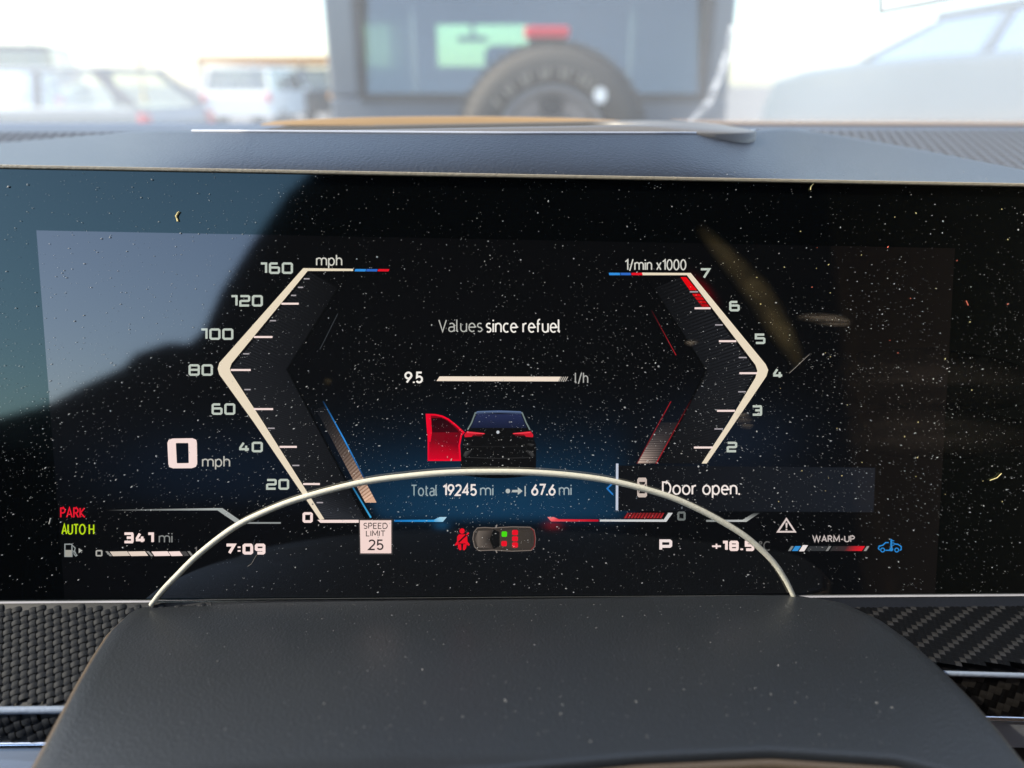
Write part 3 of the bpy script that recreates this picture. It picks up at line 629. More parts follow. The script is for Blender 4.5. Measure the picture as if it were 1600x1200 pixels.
# carbon ledges under the display, woven from tows
M_WARP = mat('carbon_warp', (.003, .0031, .0035), .5, .12, noise_scale=900, noise_amt=.3); M_WEFT = mat('carbon_weft', (.020, .0185, .017), .42, .35, noise_scale=1200, noise_amt=.5)  # weft paler than warp: directional sheen of the tows put into colour
M_WEFT_L = mat('carbon_weft_plain', (.013, .0145, .0175), .6, .12, noise_scale=900, noise_amt=.3)
def weave(origin, ex, ey, nu, nv, s, keep, twill, relief, duty=1):
    n = ex.cross(ey).normalized(); tows = {0: MB(), 1: MB()}
    for j in range(nv):
        for i in range(nu):
            over = ((i + j) % 4 < duty) if twill else ((i + j) % 2 == 0)
            c = origin + ex*((i+.5)*s) + ey*((j+.5)*s)
            if not keep(c): continue
            a, b = (ex, ey) if over else (ey, ex)
            rows = []
            for u_ in (-1, -.5, 0, .5, 1):
                rows.append([c + a*(u_*s*(.5 if twill else .56)) + b*(v_*s*(.48 if twill else .36)) + n*(s*relief*((1 - u_*u_) + .5*(1 - v_*v_)) + (2e-5 if over else 0)) for v_ in (-1, 0, 1)])
            tows[1 if over else 0].grid(rows)
    tows[0].build('carbon_weave', M_WARP if twill else M_WEFT_L, dash, smooth=True, kind='stuff'); tows[1].build('carbon_weave', M_WEFT if twill else M_WEFT_L, dash, smooth=True, kind='stuff')
BE = lambda px: 939.5 - (px + 140) * .0072
# upper ledge slopes from the display's lower edge towards the driver, the lower face falls away below it
def ledge(px0, px1, y_mid0, y_mid1, y_low0, y_low1, side):
    A0, A1 = D(px0, BE(px0)) - EV*.001, D(px1, BE(px1)) - EV*.001
    dist = .030
    B0, B1 = at_y(px0, y_mid0, A0.y - dist), at_y(px1, y_mid1, A1.y - dist)
    C0, C1 = at_y(px0, y_low0, A0.y - dist - .004), at_y(px1, y_low1, A1.y - dist - .004)
    for (p0, p1, q0, q1, s, nm) in ((A0, A1, B0, B1, .0019 if side > 0 else .0024, 0), (B0, B1, C0, C1, .0023 if side > 0 else .0026, 1)):
        ex = (p1 - p0).normalized(); ey = ((p0 - q0) - ex*(p0 - q0).dot(ex)); hgt = max(ey.length, ((p1-q1) - ex*(p1-q1).dot(ex)).length); ey.normalize()
        nrm = ex.cross(ey).normalized()
        if nrm.z < 0: nrm = -nrm
        m = MB(); m.slab([p0, p1, q1, q0], -nrm*.004); m.build('carbon_ledge', M_CARBON_B, dash, fix=True)
        # weave laid at 45 degrees
        ang = R(76 if side > 0 else 22); e1 = ex*math.cos(ang) + ey*math.sin(ang); e2 = ey*math.cos(ang) - ex*math.sin(ang); ctr = (p0 + p1 + q0 + q1)/4; N_ = int((p1-p0).length / s * 1.1) + 6
        e_up = (p0 - q0)
        def keep(c, p0=p0, q0=q0, p1=p1, q1=q1, ex=ex, ey=ey, s=s):
            u = (c - p0).dot(ex); Lx = (p1-p0).length
            if u < 0 or u > Lx: return False
            t = u/Lx; v = (c - p0).dot(ey); lo = (q0 - p0).dot(ey)*(1-t) + (q1 - p1 + (p1-p0)).dot(ey)*t
            return lo + s*.75 < v < (-s*.1 if side > 0 else -s*.6)
        weave(ctr + nrm*(.0004 if nm else .0008 if side > 0 else .0004) - e1*(N_*s/2) - e2*(N_*s/2), e1, e2, N_, N_, s, keep, side > 0, .05 if side > 0 else .15, 1 + nm)
    # lacquered fold, chrome line, satin trim below
    m = MB(); m.tube([B0 + Vector((0, -.0004, .0002)), B1 + Vector((0, -.0004, .0002))], .0012 if side < 0 else .0009, 8); m.build('lacquer_fold', M_STRIP, dash, smooth=True)
    m = MB(); m.tube([C0, C1], .0010, 8); m.build('chrome_line', M_CHROME, dash, smooth=True)
    E0, E1 = at_y(px0, y_low0 + 45, C0.y - .004), at_y(px1, y_low1 + 45, C1.y - .004)
    F0, F1 = at_y(px0, y_low0 + 160, C0.y - .002), at_y(px1, y_low1 + 160, C1.y - .002)
    m = MB(); m.slab([C0 + Vector((0, -.0006, -.001)), C1 + Vector((0, -.0006, -.001)), E1, E0], (0, .003, -.001)); m.build('satin_trim', M_SATIN, dash, fix=True)
    m = MB(); m.slab([E0 + Vector((0, .001, -.0012)), E1 + Vector((0, .001, -.0012)), F1, F0], (0, .003, -.001)); m.build('lower_panel', M_SATIN if side < 0 else M_DARK, dash, fix=True)
ledge(-260, 330, 1112, 1106, 1166, 1160, -1)
ledge(1180, 1860, 1044, 1062, 1112, 1130, 1)

# ------------------------------------------------------------------ steering column cover
CF = D(800, 936); CN = at_y(800, 1185, .124)
def zs(x, y):                                          # its upper surface
    t = (y - CN.y) / (CF.y - CN.y); u = min(1, max(0, 1 - t))
    return CN.z + (CF.z - CN.z)*t + .0035*math.sin(math.pi*min(1, max(0, t))) - .75*u*(x + .005)**2
def on_cover(px, py):
    d = ray(px, py); lo, hi = .05, .5
    for _ in range(60):
        mid = (lo+hi)/2; p = C + d*mid
        if p.z > zs(p.x, p.y): lo = mid
        else: hi = mid
    return C + d*lo
Lp = [(243, 940), (205, 957), (178, 983), (155, 1018), (130, 1062), (104, 1112), (78, 1162), (55, 1205), (20, 1262)]
Rp = [(1240, 930), (1315, 942), (1372, 968), (1420, 1002), (1465, 1042), (1508, 1086), (1550, 1135), (1592, 1188), (1640, 1252)]
Ft = [(x, interp([(20, 1262), (200, 1250), (500, 1222), (800, 1196), (1000, 1175), (1200, 1166), (1400, 1176), (1560, 1215), (1640, 1252)], x)) for x in range(20, 1641, 60)]
far = [(243 + (1240-243)*i/24, 940 - 10*i/24 + 2) for i in range(25)]
cover = tag(empty('steering_column_cover', (0, .165, CAMZ - .24)), 'smooth dark grey plastic steering column cover with dust, in front of the display', 'column cover')
NJ, NI = 60, 60
FTAB = [(20, 1262), (200, 1250), (500, 1222), (800, 1196), (1000, 1178), (1200, 1169), (1400, 1182), (1560, 1222), (1640, 1258)]
def xat(tab, py):
    for (a, b), (c, d) in zip(tab, tab[1:]):
        if py <= d: return a + (c-a)*max(0, (py-b))/(d-b)
    return tab[-1][0]
rows = []
for j in range(NJ+1):
    t = (j/NJ)**1.6; xa = xat(Lp, 940 + t*322); xb = xat(Rp, 930 + t*328); r = []
    for i in range(NI+1):
        s = i/NI; x = xa + (xb-xa)*s; y0_ = 940 - 10*s; fr = interp(FTAB, 20 + s*1620)
        r.append(on_cover(x, y0_ + t*(fr - y0_)))
    rows.append(r)
# rolled edge: sides and front turn over a small radius and fall
ring = [rows[0][i] for i in range(NI, -1, -1)] + [rows[j][0] for j in range(1, NJ+1)] + [rows[NJ][i] for i in range(1, NI+1)] + [rows[j][NI] for j in range(NJ-1, 0, -1)]
m = MB(); m.grid(rows)
cx = sum((p for p in ring), Vector()) / len(ring)
def outn(i, n=len(ring)):
    t = (ring[(i+2) % n] - ring[(i-2) % n]); o = Vector((t.y, -t.x, 0))
    if o.dot(ring[i]-cx) < 0: o = -o
    return o.normalized()
prof = [(0, 0), (.0006, .0003), (.0011, .0009), (.0014, .0018), (.0015, .003), (.0015, .012), (.001, .05)]
Ns = [outn(i) for i in range(len(ring))]
rr = [[p + o*a - up*b if not (i <= NI) else p - up*b + Vector((0, .0005, 0)) for i, (p, o) in enumerate(zip(ring, Ns))] for a, b in prof]
m.grid(rr, closed=True)
m.build('cover_shell', M_COVER, cover, smooth=True, fix=True)
# warm coloured seam that runs round the near edge
seam = [p + o*.0016 - up*.0034 for i, (p, o) in enumerate(zip(ring, Ns)) if i > NI]
m = MB(); m.tube(seam, .0016, 8); m.build('edge_seam', M_COVERLIP, cover, smooth=True)
# dust on the cover
m = MB()
for _ in range(1100):
    px = random.uniform(220, 1400); v = random.random() ** 2.2; py = 945 + v*220
    if px > 1240 and py < 945 + (px-1240)*.55: continue
    if px < 300 and py < 990: continue
    p = on_cover(px, py); a = min(.0004, .00007*random.lognormvariate(0, .5)*(1 + .6*v)); th = random.uniform(0, 3)
    ax = Vector((math.cos(th), math.sin(th), 0)); ay = Vector((-math.sin(th), math.cos(th), 0)); speck(m, p + up*.00012, ax, ay, up, a*random.uniform(1, 1.8), a, a*.7)
m.build('dust', mat('dust_grey', (.12, .12, .12), .8, .2), cover, kind='stuff')

# ------------------------------------------------------------------ arched reflection in the display, modelled as a thin cream strip
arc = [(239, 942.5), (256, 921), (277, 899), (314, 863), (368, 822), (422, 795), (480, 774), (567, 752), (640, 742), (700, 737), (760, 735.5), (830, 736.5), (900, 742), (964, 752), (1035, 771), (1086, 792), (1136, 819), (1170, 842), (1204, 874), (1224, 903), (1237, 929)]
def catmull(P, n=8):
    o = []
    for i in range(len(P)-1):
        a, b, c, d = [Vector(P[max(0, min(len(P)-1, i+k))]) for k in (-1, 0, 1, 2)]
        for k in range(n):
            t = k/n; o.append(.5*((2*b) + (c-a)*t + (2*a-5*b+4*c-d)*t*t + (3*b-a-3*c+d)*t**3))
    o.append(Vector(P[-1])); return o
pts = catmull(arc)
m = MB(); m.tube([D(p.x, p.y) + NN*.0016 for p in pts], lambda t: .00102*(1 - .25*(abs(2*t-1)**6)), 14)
arch = m.build('arch_reflection', M_CREAM, None, smooth=True)
tag(arch, 'cream arched reflection across the display, modelled as a thin strip above the column cover', 'modelled reflection')

# ------------------------------------------------------------------ windscreen
def glass_film(name, tint, film, alpha0, alpha1, sc, side_glare=False):
    m = bpy.data.materials.new(name); m.use_nodes = True; n = m.node_tree; n.nodes.clear()
    out = n.nodes.new('ShaderNodeOutputMaterial'); tr = n.nodes.new('ShaderNodeBsdfTransparent'); tr.inputs[0].default_value = (*tint, 1)
    tl = n.nodes.new('ShaderNodeBsdfTranslucent'); tl.inputs[0].default_value = (*film, 1); df = n.nodes.new('ShaderNodeBsdfDiffuse'); df.inputs[0].default_value = (*film, 1)
    ad = n.nodes.new('ShaderNodeMixShader'); ad.inputs[0].default_value = .35; n.links.new(tl.outputs[0], ad.inputs[1]); n.links.new(df.outputs[0], ad.inputs[2])
    tc = n.nodes.new('ShaderNodeTexCoord'); t = n.nodes.new('ShaderNodeTexNoise'); t.inputs['Scale'].default_value = sc; t.inputs['Detail'].default_value = 4
    n.links.new(tc.outputs['Object'], t.inputs['Vector'])
    r = n.nodes.new('ShaderNodeMapRange'); r.inputs[1].default_value = .3; r.inputs[2].default_value = .7; r.inputs[3].default_value = alpha0; r.inputs[4].default_value = alpha1
    n.links.new(t.outputs['Fac'], r.inputs[0])
    fac = r.outputs[0]
    if side_glare:                                        # glare painted as denser film towards both sides of the glass
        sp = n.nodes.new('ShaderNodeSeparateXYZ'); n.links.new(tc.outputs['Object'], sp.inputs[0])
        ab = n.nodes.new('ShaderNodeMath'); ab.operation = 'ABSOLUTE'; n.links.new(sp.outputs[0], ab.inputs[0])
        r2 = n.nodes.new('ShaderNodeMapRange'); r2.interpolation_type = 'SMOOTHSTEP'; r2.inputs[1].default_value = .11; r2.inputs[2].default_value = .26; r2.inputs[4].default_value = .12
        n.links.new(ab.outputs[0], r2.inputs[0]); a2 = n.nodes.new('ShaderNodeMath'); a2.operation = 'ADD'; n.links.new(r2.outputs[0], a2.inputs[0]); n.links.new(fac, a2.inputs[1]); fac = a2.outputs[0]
    mx = n.nodes.new('ShaderNodeMixShader'); n.links.new(fac, mx.inputs[0]); n.links.new(tr.outputs[0], mx.inputs[1]); n.links.new(ad.outputs[0], mx.inputs[2])
    n.links.new(mx.outputs[0], out.inputs[0]); return m
WB = Vector((0, .66, CAMZ - .03)); WT = Vector((0, -.10, CAMZ + .44))
def wp(px, py):                                        # pixel on the windscreen
    nn = Vector((0, -(WT.z-WB.z), (WT.y-WB.y))).normalized(); d = ray(px, py); return C + d*(nn.dot(WB - C)/nn.dot(d))
ws = tag(empty('windscreen', WB), 'dusty raked windscreen above the dashboard, hazy with glare', 'windscreen')
m = MB(); m.slab([(-.85, WB.y, WB.z), (.85, WB.y, WB.z), (.85, WT.y, WT.z), (-.85, WT.y, WT.z)], (0, .002, .0035))
m.build('pane', glass_film('dusty_glare_glass', (.93, .95, .94), (.88, .88, .87), .035, .075, 3, True), ws)  # thin dust all over, with glare painted into the film at the sides
# one dusty wiped streak and a sticker on the inside
def wpoly(pts): return [wp(x, y) + Vector((0, -.002, -.003)) for x, y in pts]
m = MB(); m.poly(wpoly([(1138, 30), (1150, 34), (1142, 80), (1128, 120), (1112, 160), (1082, 186), (1072, 184), (1100, 150), (1118, 110), (1130, 70)])); m.build('wiped_streak', glass_film('streak_film', (1, 1, 1), (.9, .9, .9), 0, .5, 40), ws)
m = MB(); m.slab(wpoly([(1374, -70), (1560, -90), (1560, -26), (1374, 9)]), (0, -.0004, -.0006)); m.build('sticker', glass_film('sticker_film', (1, 1, 1), (.9, .9, .9), .5, .6, 5), ws, fix=True)
m = MB()
m.tube([p + Vector((0, -.001, -.0015)) for p in wpoly([(1374, -70), (1374, 8), (1450, -6), (1560, -28)])], .0007, 6); m.build('sticker_border', mat('sticker_border', (.16, .17, .14), .6), ws)

# ------------------------------------------------------------------ cabin round the camera (seen only in reflections)
M_CAB = mat('cabin_trim', (.035, .034, .036), .8, .2); M_CABR = mat('cabin_leather', (.13, .085, .055), .6, .3)
def struct(name, m, mt): o = m.build(name, mt, None); o['kind'] = 'structure'; return o
YB = -1.0
m = MB(); m.slab([(-.8, YB+.001, CAMZ+.64), (.8, YB+.001, CAMZ+.64), (.8, -.10, CAMZ+.445), (-.8, -.10, CAMZ+.445)], (0, 0, .02)); struct('ceiling', m, M_CAB)
def reflb(px, py):
    d = ray(px, py).normalized(); r = d - NN * (2 * d.dot(NN)); p = D(px, py); return p + r * ((YB - p.y) / r.y)
bp = [reflb(*p) for p in ((530, 190), (480, 274), (450, 300), (390, 384), (345, 454), (318, 515), (296, 536), (262, 535), (238, 543), (212, 552), (190, 574), (125, 604), (80, 629), (-60, 668))]
m = MB(); m.slab([Vector((.8, YB, CAMZ+.64)), Vector((bp[0].x, YB, CAMZ+.64))] + bp + [Vector((bp[-1].x-.4, YB, bp[-1].z)), Vector((bp[-1].x-.4, YB, CAMZ-.84)), Vector((.8, YB, CAMZ-.84))], (0, -.02, 0)); struct('reflection_mask', m, M_CAB)  # unseen partition added, its outline cut to shape the display's sky reflection
m = MB(); m.slab([(.80, YB, CAMZ-.85), (.80, .3, CAMZ-.85), (.80, .3, CAMZ+.2), (.80, -.10, CAMZ+.444), (.80, YB, CAMZ+.64)], (.02, 0, 0)); struct('wall_right', m, M_CABR)
m = MB(); m.box((-.8, YB, CAMZ-.87), (.8, .7, CAMZ-.85)); struct('floor', m, M_CAB)
m = MB(); m.box((-.82, YB, CAMZ-.85), (-.80, .5, CAMZ-.02)); struct('wall_left', m, M_CAB)

# ------------------------------------------------------------------ the lot outside
m = MB(); m.box((-600, -600, -.2), (600, 900, 0)); struct('ground', m, mat('asphalt', (.16, .155, .15), .75, .4, noise_scale=8, noise_amt=.3, bump=.5, bump_scale=60))
def H(v): return v                                     # heights are metres above the ground
M_SLATE = mat('slate_paint', (.11, .13, .16), .35, .5, coat=.4); M_RUBBER = mat('rubber', (.060, .054, .047), .8, .3, bump=.5, bump_scale=60)
M_SEAL = mat('window_seal', (.03, .03, .032), .6); M_WHITEP = mat('white_paint', (.78, .79, .80), .3, .5, coat=.4); M_SILVER = mat('silver_paint', (.17, .20, .23), .3, .5, metal=.3, coat=.4)
M_BLACKP = mat('black_paint', (.02, .02, .024), .3, .5, coat=.4); M_RLAMP = mat('red_lamp', (.62, .03, .05), .3, .5); M_LETTER = mat('pale_rubber_letter', (.22, .20, .16), .8)
M_TRIM = mat('black_trim', (.03, .03, .032), .6); M_METAL = mat('wheel_metal', (.35, .35, .37), .35, metal=.8); M_ORANGE = mat('orange_lamp', (.75, .30, .04), .4); M_CAR_IN = mat('car_interior', (.03, .03, .035), .8)
def tinted(name, tint, refl_=.12):
    m = bpy.data.materials.new(name); m.use_nodes = True; n = m.node_tree; n.nodes.clear()
    out = n.nodes.new('ShaderNodeOutputMaterial'); tr = n.nodes.new('ShaderNodeBsdfTransparent'); tr.inputs[0].default_value = (*tint, 1)
    g = n.nodes.new('ShaderNodeBsdfGlossy'); g.inputs['Roughness'].default_value = .02
    f = n.nodes.new('ShaderNodeFresnel'); f.inputs[0].default_value = 1.5
    ma = n.nodes.new('ShaderNodeMath'); ma.operation = 'ADD'; ma.inputs[1].default_value = refl_; n.links.new(f.outputs[0], ma.inputs[0])
    mx = n.nodes.new('ShaderNodeMixShader'); n.links.new(ma.outputs[0], mx.inputs[0]); n.links.new(tr.outputs[0], mx.inputs[1]); n.links.new(g.outputs[0], mx.inputs[2]); n.links.new(mx.outputs[0], out.inputs[0]); return m
M_TGLASS = tinted('privacy_glass', (.45, .50, .47), .20); M_CGLASS = tinted('car_glass', (.95, 1, .92), .0)

# boxy off-road vehicle parked ahead, seen from behind
YJ = 2.95
jeep = tag(empty('off_road_vehicle', (at_y(826, 100, YJ).x, YJ + 2, 0)), 'slate grey boxy off-road vehicle seen from behind with a spare wheel on its tailgate', 'car')
jx = lambda px: at_y(px, 100, YJ).x
jz = lambda py: at_y(800, py, YJ).z
X0, X1 = jx(511), jx(1143); ZT_ = 1.86; W0, W1 = jx(560), jx(1106); ZW = jz(153); ZWT = 1.74
m = MB()
m.box((X0, YJ, .55), (X1, YJ+.06, ZW)); m.build('tailgate', M_SLATE, jeep, bevel=.01)
m = MB(); m.box((X0, YJ, ZW+.002), (W0, YJ+.10, ZWT)); m.build('rear_pillar', M_SLATE, jeep, bevel=.015)
m = MB(); m.box((W1, YJ, ZW+.002), (X1, YJ+.10, ZWT)); m.build('rear_pillar', M_SLATE, jeep, bevel=.015)
m = MB(); m.box((X0, YJ, ZWT+.002), (X1, YJ+3.2, ZT_)); m.build('hard_top', M_SLATE, jeep, bevel=.03)
m = MB()
for lo, hi in (((W0, YJ-.012, ZW-.012), (W0+.022, YJ+.03, ZWT)), ((W1-.022, YJ-.012, ZW-.012), (W1, YJ+.03, ZWT)), ((W0+.0225, YJ-.012, ZW-.012), (W1-.0225, YJ+.03, ZW+.016)), ((W0+.0225, YJ-.012, ZWT-.02), (W1-.0225, YJ+.03, ZWT))): m.box(lo, hi)
win = m.build('rear_window_seal', M_SEAL, jeep)
m = MB(); m.slab([(W0+.02, YJ+.004, ZW+.01), (W1-.02, YJ+.004, ZW+.01), (W1-.02, YJ+.10, ZWT-.012), (W0+.02, YJ+.10, ZWT-.012)], (0, .005, 0)); m.build('rear_window', tinted('rear_glass', (.70, .76, .72), .13), jeep, fix=True)
for x in (X0 + .02, X1 - .05):
    m = MB(); m.box((x, YJ+.102, .6), (x+.03, YJ+3.2, ZWT)); m.build('side_wall', M_SLATE, jeep)
m = MB(); m.box((X0+.08, YJ+.2, .5), (X1-.08, YJ+3.2, .6)); m.build('floor_pan', M_CAR_IN, jeep)
# bulkhead behind the front glass: the light patch in the rear window is the far windscreen
YF = YJ + 2.2
fp = lambda px, py: at_y(px, py, YF)
m = MB()
hx = [fp(680, 0).x, fp(826, 0).x]; hz = [fp(800, 104).z, fp(800, 38).z]
m.box((X0+.06, YF, .6), (hx[0], YF+.04, ZWT)); m.box((hx[1], YF, .6), (X1-.06, YF+.04, ZWT)); m.box((hx[0]+.001, YF, .6), (hx[1]-.001, YF+.04, hz[0])); m.box((hx[0]+.001, YF, hz[1]), (hx[1]-.001, YF+.04, ZWT))
m.build('front_frame', M_CAR_IN, jeep)
m = MB(); m.box((hx[0], YF+.045, hz[0]), (hx[1], YF+.05, hz[1])); m.build('windscreen', tinted('green_glass', (.80, 1, .80), .0), jeep)
m = MB(); a = fp(716, 58); b = fp(762, 66); m.box((a.x, YF-.08, b.z), (b.x, YF-.05, a.z)); m.box((fp(735, 0).x, YF-.05, a.z-.01), (fp(741, 0).x, YF-.02, hz[1]+.01)); m.build('interior_mirror', M_CAR_IN, jeep)
m = MB(); m.box((fp(760, 0).x, YF-.5, .6), (fp(850, 0).x, YF-.35, fp(800, 76).z)); m.build('seat_back', M_CAR_IN, jeep, bevel=.05)
# spare wheel
YS = YJ - .26
tc_ = at_y(861, 226, YS); TR0 = (tc_ - at_y(861, 63, YS)).length
sw = empty('spare_wheel', (0, 0, 0)); sw.parent = jeep; sw.location = tc_ - jeep.location
def lathe(profile, n=72, c=tc_):
    m = MB(); m.grid([[c + Vector((r*math.cos(2*math.pi*k/n), y, r*math.sin(2*math.pi*k/n))) for k in range(n)] for r, y in profile], closed=True); return m
r0 = TR0
lathe([(r0*.60, -.02), (r0*.62, -.055), (r0*.75, -.075), (r0*.88, -.07), (r0*.95, -.05), (r0*.965, -.02), (r0*.97, .1), (r0*.94, .16), (r0*.6, .17)]).build('tyre', M_RUBBER, sw, smooth=True)
m = MB()
for k in range(56):                                    # tread blocks
    a = 2*math.pi*k/56; u_ = Vector((math.cos(a), 0, math.sin(a))); t_ = Vector((-math.sin(a), 0, math.cos(a)))
    for y0 in (-.055, .03, .10):
        o = tc_ + u_*(r0*.955) + Vector((0, y0, 0)); hw = r0*.035
        m.add([o + t_*s*hw + u_*h*(r0*.045) + Vector((0, yy, 0)) for h in (0, 1) for s in (-1, 1) for yy in (0, .06)], [(0, 1, 3, 2), (4, 6, 7, 5), (0, 4, 5, 1), (2, 3, 7, 6), (0, 2, 6, 4), (1, 5, 7, 3)])
m.build('tread', M_RUBBER, sw, kind='stuff')
m = MB()                                               # raised pale sidewall marks, too worn and blurred to read
for k in range(17):
    a = R(146 - k*5.4); u_ = Vector((math.cos(a), 0, math.sin(a))); t_ = Vector((-math.sin(a), 0, math.cos(a)))
    for s0, s1 in ((-.020, -.010), (.004, .013)) if k % 3 else ((-.016, -.004),):
        rr0, rr1 = r0*.64, r0*(.755 if k % 2 else .745)
        q = [tc_ + u_*rr + t_*(s*r0/.37) + Vector((0, -.079, 0)) for rr, s in ((rr0, s0), (rr0, s1), (rr1, s1), (rr1, s0))]
        m.slab(q, (0, .012, 0))
m.build('sidewall_mark', M_LETTER, sw, fix=True, kind='stuff')
a = at_y(938, 149, YS - .08); m = MB(); m.slab([a + Vector((.021*math.cos(i*math.pi/8), 0, .025*math.sin(i*math.pi/8))) for i in range(16)], (0, .01, 0)); m.build('white_badge', mat('badge', (.85, .85, .84), .5), sw, fix=True)
lathe([(r0*.60, -.02), (r0*.56, -.04), (r0*.52, 0.0), (r0*.3, .04), (r0*.12, .02), (.001, .02)], 48).build('wheel_rim', M_METAL, sw, smooth=True)
for k in range(5):
    a = R(90 + 72*k); c_ = tc_ + Vector((r0*.36*math.cos(a), -.004, r0*.36*math.sin(a))); m = MB(); m.slab([c_ + Vector((.04*math.cos(i*math.pi/6), 0, .028*math.sin(i*math.pi/6))) for i in range(12)], (0, .02, 0)); m.build('rim_opening', M_DARK, sw, fix=True)
a, b = at_y(820, 42, YS), at_y(889, 60, YS)
m = MB(); m.box((a.x, YS-.02, b.z), (b.x, YS+.05, a.z)); m.build('brake_light', M_RLAMP, jeep, bevel=.006)
m = MB(); m.box((a.x+.02, YS+.0, b.z-.06), (b.x-.02, YS+.03, b.z-.001)); m.build('brake_light_bracket', M_TRIM, jeep)
for x in (X0 + .25, X1 - .25):
    m = lathe([(.12, -.12), (.36, -.12), (.38, -.08), (.38, .1), (.36, .13), (.12, .13)], 40, Vector((x, 0, 0))); m.v = [Vector((x + v.y, YJ + .8 + (v.x - x), .38 + v.z)) for v in m.v]; m.build('wheel', M_RUBBER, jeep, smooth=True)
m = MB(); m.box((X0-.02, YJ-.14, .5), (X1+.02, YJ-.002, .68)); m.build('bumper', M_TRIM, jeep, bevel=.02)

# generic passenger car: side profile swept across its width, glass let in, parts of its own
def car(name, label, cat, origin, yaw, L, Wd, prof_low, cabin, paint, group=None, glass=None, rear_lamp=M_RLAMP, see_through=False, mirrors=True):
    root = empty(name, origin); tag(root, label, cat, group); Mx = Matrix.Translation(Vector(origin)) @ Matrix.Rotation(yaw, 4, 'Z')
    gl = glass or M_TGLASS
    def put(m, nm, mt, **k): m.v = [Mx @ v for v in m.v]; return m.build(nm, mt, root, **k)
    hw = Wd/2
    m = MB(); m.slab([Vector((-hw, y, z)) for y, z in prof_low], (Wd, 0, 0)); put(m, 'body', paint, fix=True, bevel=.05)
    # cabin: list of (y, z) base rear, roof rear, roof front, base front
    (y0, z0), (y1, z1), (y2, z2), (y3, z3) = cabin; ti = .13
    z0 += .003; z3 += .003
    m = MB(); th = .07
    m.slab([Vector((-hw+ti+.0, y1, z1)), Vector((hw-ti, y1, z1)), Vector((hw-ti, y2, z2)), Vector((-hw+ti, y2, z2))], (0, 0, th)); put(m, 'roof', paint, fix=True, bevel=.03)
    for sx in (-1, 1):
        B = lambda y, z, f: Vector((sx*(hw - .02 - (ti-.02)*f), y, z))
        ym = (y1 + y2)/2 + .1
        for pa, pb, pw in (((y0, z0), (y1, z1), .16), ((ym, (z0+z3)/2), (ym, z1), .09), ((y3-.10, z3), (y2-.06, z2), .09)):
            m = MB(); m.slab([B(pa[0], pa[1], 0), B(pa[0]+pw, pa[1], 0), B(pb[0]+pw, pb[1], 1), B(pb[0], pb[1], 1)], (-sx*.05, 0, 0)); put(m, 'pillar', paint if not see_through else M_BLACKP, fix=True)
        m = MB(); m.poly([B(y0+.1, z0, .05), B(y3-.1, z3, .05), B(y2, z2, .97), B(y1+.1, z1, .97)]); m.v = [v + Vector((-sx*.02, 0, 0)) for v in m.v]; put(m, 'side_window', gl)
        if mirrors:
            m = MB(); m.box((sx*hw - .06, y3-.5, z3-.02), (sx*hw + .14 if sx > 0 else sx*hw + .02, y3-.38, z3+.12)) if sx > 0 else m.box((-hw-.14, y3-.5, z3-.02), (-hw+.02, y3-.38, z3+.12)); put(m, 'door_mirror', paint, bevel=.03)
        for yy in (L*.19, L*.80):
            wz = .33; m = MB(); n = 28
            m.grid([[Vector((sx*x, yy + r*math.cos(2*math.pi*k/n), wz + r*math.sin(2*math.pi*k/n))) for k in range(n)] for r, x in ((.001, hw-.03), (.2, hw-.02), (.22, hw+.01), (.31, hw+.012), (.33, hw-.02), (.33, hw-.2), (.1, hw-.2))], closed=True); put(m, 'wheel', M_RUBBER, smooth=True)
        m = MB(); m.box((sx*hw-.16 if sx > 0 else -hw-.004, -.03, z0-.28), (sx*hw+.004 if sx > 0 else -hw+.16, .06, z0-.08)); put(m, 'tail_light', rear_lamp, bevel=.02)
    m = MB(); m.poly([Vector((-hw+.12, y0+.01, z0)), Vector((hw-.12, y0+.01, z0)), Vector((hw-.2, y1+.01, z1)), Vector((-hw+.2, y1+.01, z1))]); put(m, 'rear_window', gl)
    m = MB(); m.poly([Vector((-hw+.12, y3-.01, z3)), Vector((hw-.12, y3-.01, z3)), Vector((hw-.2, y2-.01, z2)), Vector((-hw+.2, y2-.01, z2))]); put(m, 'windscreen', gl)
    return root
HATCH = [(0, .35), (0, .8), (.06, .98), (.9, .99), (3.0, .97), (3.9, .86), (4.25, .66), (4.3, .35)]
SUVL = [(0, .42), (0, .95), (.05, 1.10), (1.2, 1.11), (3.35, 1.10), (4.4, .98), (4.7, .75), (4.7, .42)]
PICK = [(0, .5), (0, 1.2), (.05, 1.44), (2.2, 1.44), (3.4, 1.43), (4.6, 1.39), (5.5, 1.30), (5.8, 1.0), (5.8, .5)]
# silver hatchback broadside on the left
o = at_y(243, 133, 10.3); car('hatchback', 'pale silver hatchback parked broadside with daylight showing through its side windows', 'car', (o.x, 10.9, 0), R(82), 4.3, 1.76, HATCH, [(.05, .99), (.55, 1.40), (2.1, 1.40), (3.15, .98)], M_SILVER, glass=M_CGLASS, see_through=True)
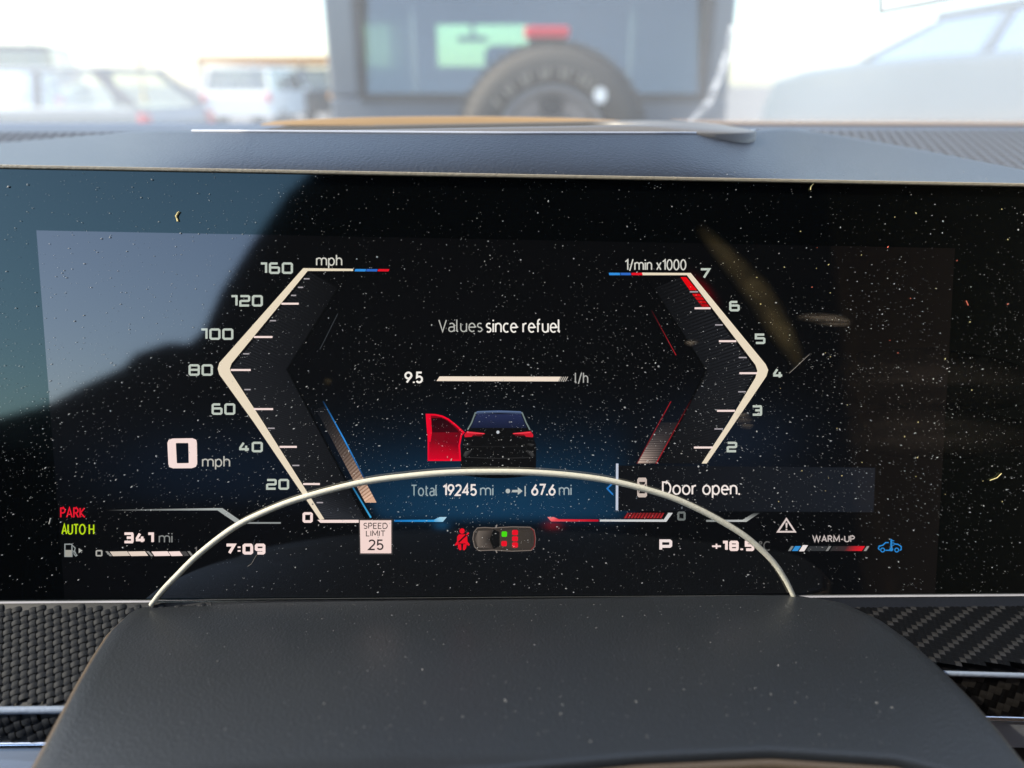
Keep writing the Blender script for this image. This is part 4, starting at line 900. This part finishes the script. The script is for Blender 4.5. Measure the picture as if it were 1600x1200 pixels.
# white sport utility, rear view
o = at_y(366, 133, 22.0); car('white_car', 'white sport utility car with a dark rear window in front of the orange-edged canopy', 'car', (o.x, 22.0, 0), R(-3), 4.7, 1.95, SUVL, [(.05, 1.11), (.32, 1.66), (2.8, 1.68), (3.6, 1.10)], M_WHITEP)
o = at_y(470, 133, 25.0); car('black_car', 'dark car parked between the white car and the off-road vehicle', 'car', (o.x, 25.0, 0), R(8), 4.7, 1.95, SUVL, [(.05, 1.11), (.32, 1.66), (2.8, 1.68), (3.6, 1.10)], M_BLACKP, rear_lamp=M_ORANGE)
o = at_y(28, 133, 17.0); car('dark_car', 'dark sport utility car half hidden behind the silver hatchback', 'car', (o.x, 16.6, 0), R(20), 4.8, 2.0, SUVL, [(.05, 1.11), (.4, 1.98), (3.0, 2.0), (3.7, 1.10)], M_BLACKP)
# large pale pickup on the right, its flank receding
yaw = R(-1.0); o = Vector((3.78, 3.3, 0))
car('pickup_truck', 'large pale silver blue truck alongside the off-road vehicle, washed out by glare', 'truck', tuple(o), yaw, 5.8, 2.0, PICK, [(.1, 1.44), (.4, 1.66), (2.45, 1.66), (3.4, 1.43)], mat('pale_paint', (.06, .09, .12), .4, .5, coat=.3), mirrors=False)
# far canopy with orange fascia
can = tag(empty('canopy', (-10, 42, 0)), 'long low canopy with an orange fascia at the far end of the lot', 'canopy')
a, b = at_y(305, 88, 42), at_y(560, 98, 42)
m = MB(); m.box((a.x, 42, b.z), (b.x, 50, a.z)); m.build('fascia', mat('orange_fascia', (.55, .22, .02), .5), can)
for px in (312, 395, 470, 550):
    p = at_y(px, 100, 42.5).x; m = MB(); m.box((p-.15, 42.4, 0), (p+.15, 42.7, b.z)); m.build('column', mat('canopy_column', (.6, .55, .45), .6), can)
# leaning post, lamp
m = MB(); m.tube([at_y(225, 150, 30), at_y(219, 97, 30), at_y(210, 73, 30)], .10, 10); m.v = [Vector((v.x, v.y, v.z)) for v in m.v]
b0 = at_y(227, 150, 30); m.tube([Vector((b0.x, 30, 0)), at_y(225, 150, 30)], .10, 10)
tag(m.build('leaning_post', mat('post_paint', (.62, .42, .10), .5), None), 'leaning yellow post standing beyond the silver hatchback', 'post')
lm = tag(empty('street_lamp', (at_y(42, 60, 34).x, 34, 0)), 'tall thin street lamp with a flat tan head beyond the dark car', 'lamp')
p = at_y(42, 43, 34); m = MB(); m.tube([Vector((p.x, 34, 0)), Vector((p.x, 34, p.z))], .045, 8); m.build('pole', M_WHITEP, lm)
a = at_y(18, 42, 34); m = MB(); m.box((a.x, 33.8, p.z-.0), (p.x, 34.2, p.z+.14)); m.build('lamp_head', mat('lamp_head', (.5, .36, .12), .5), lm)
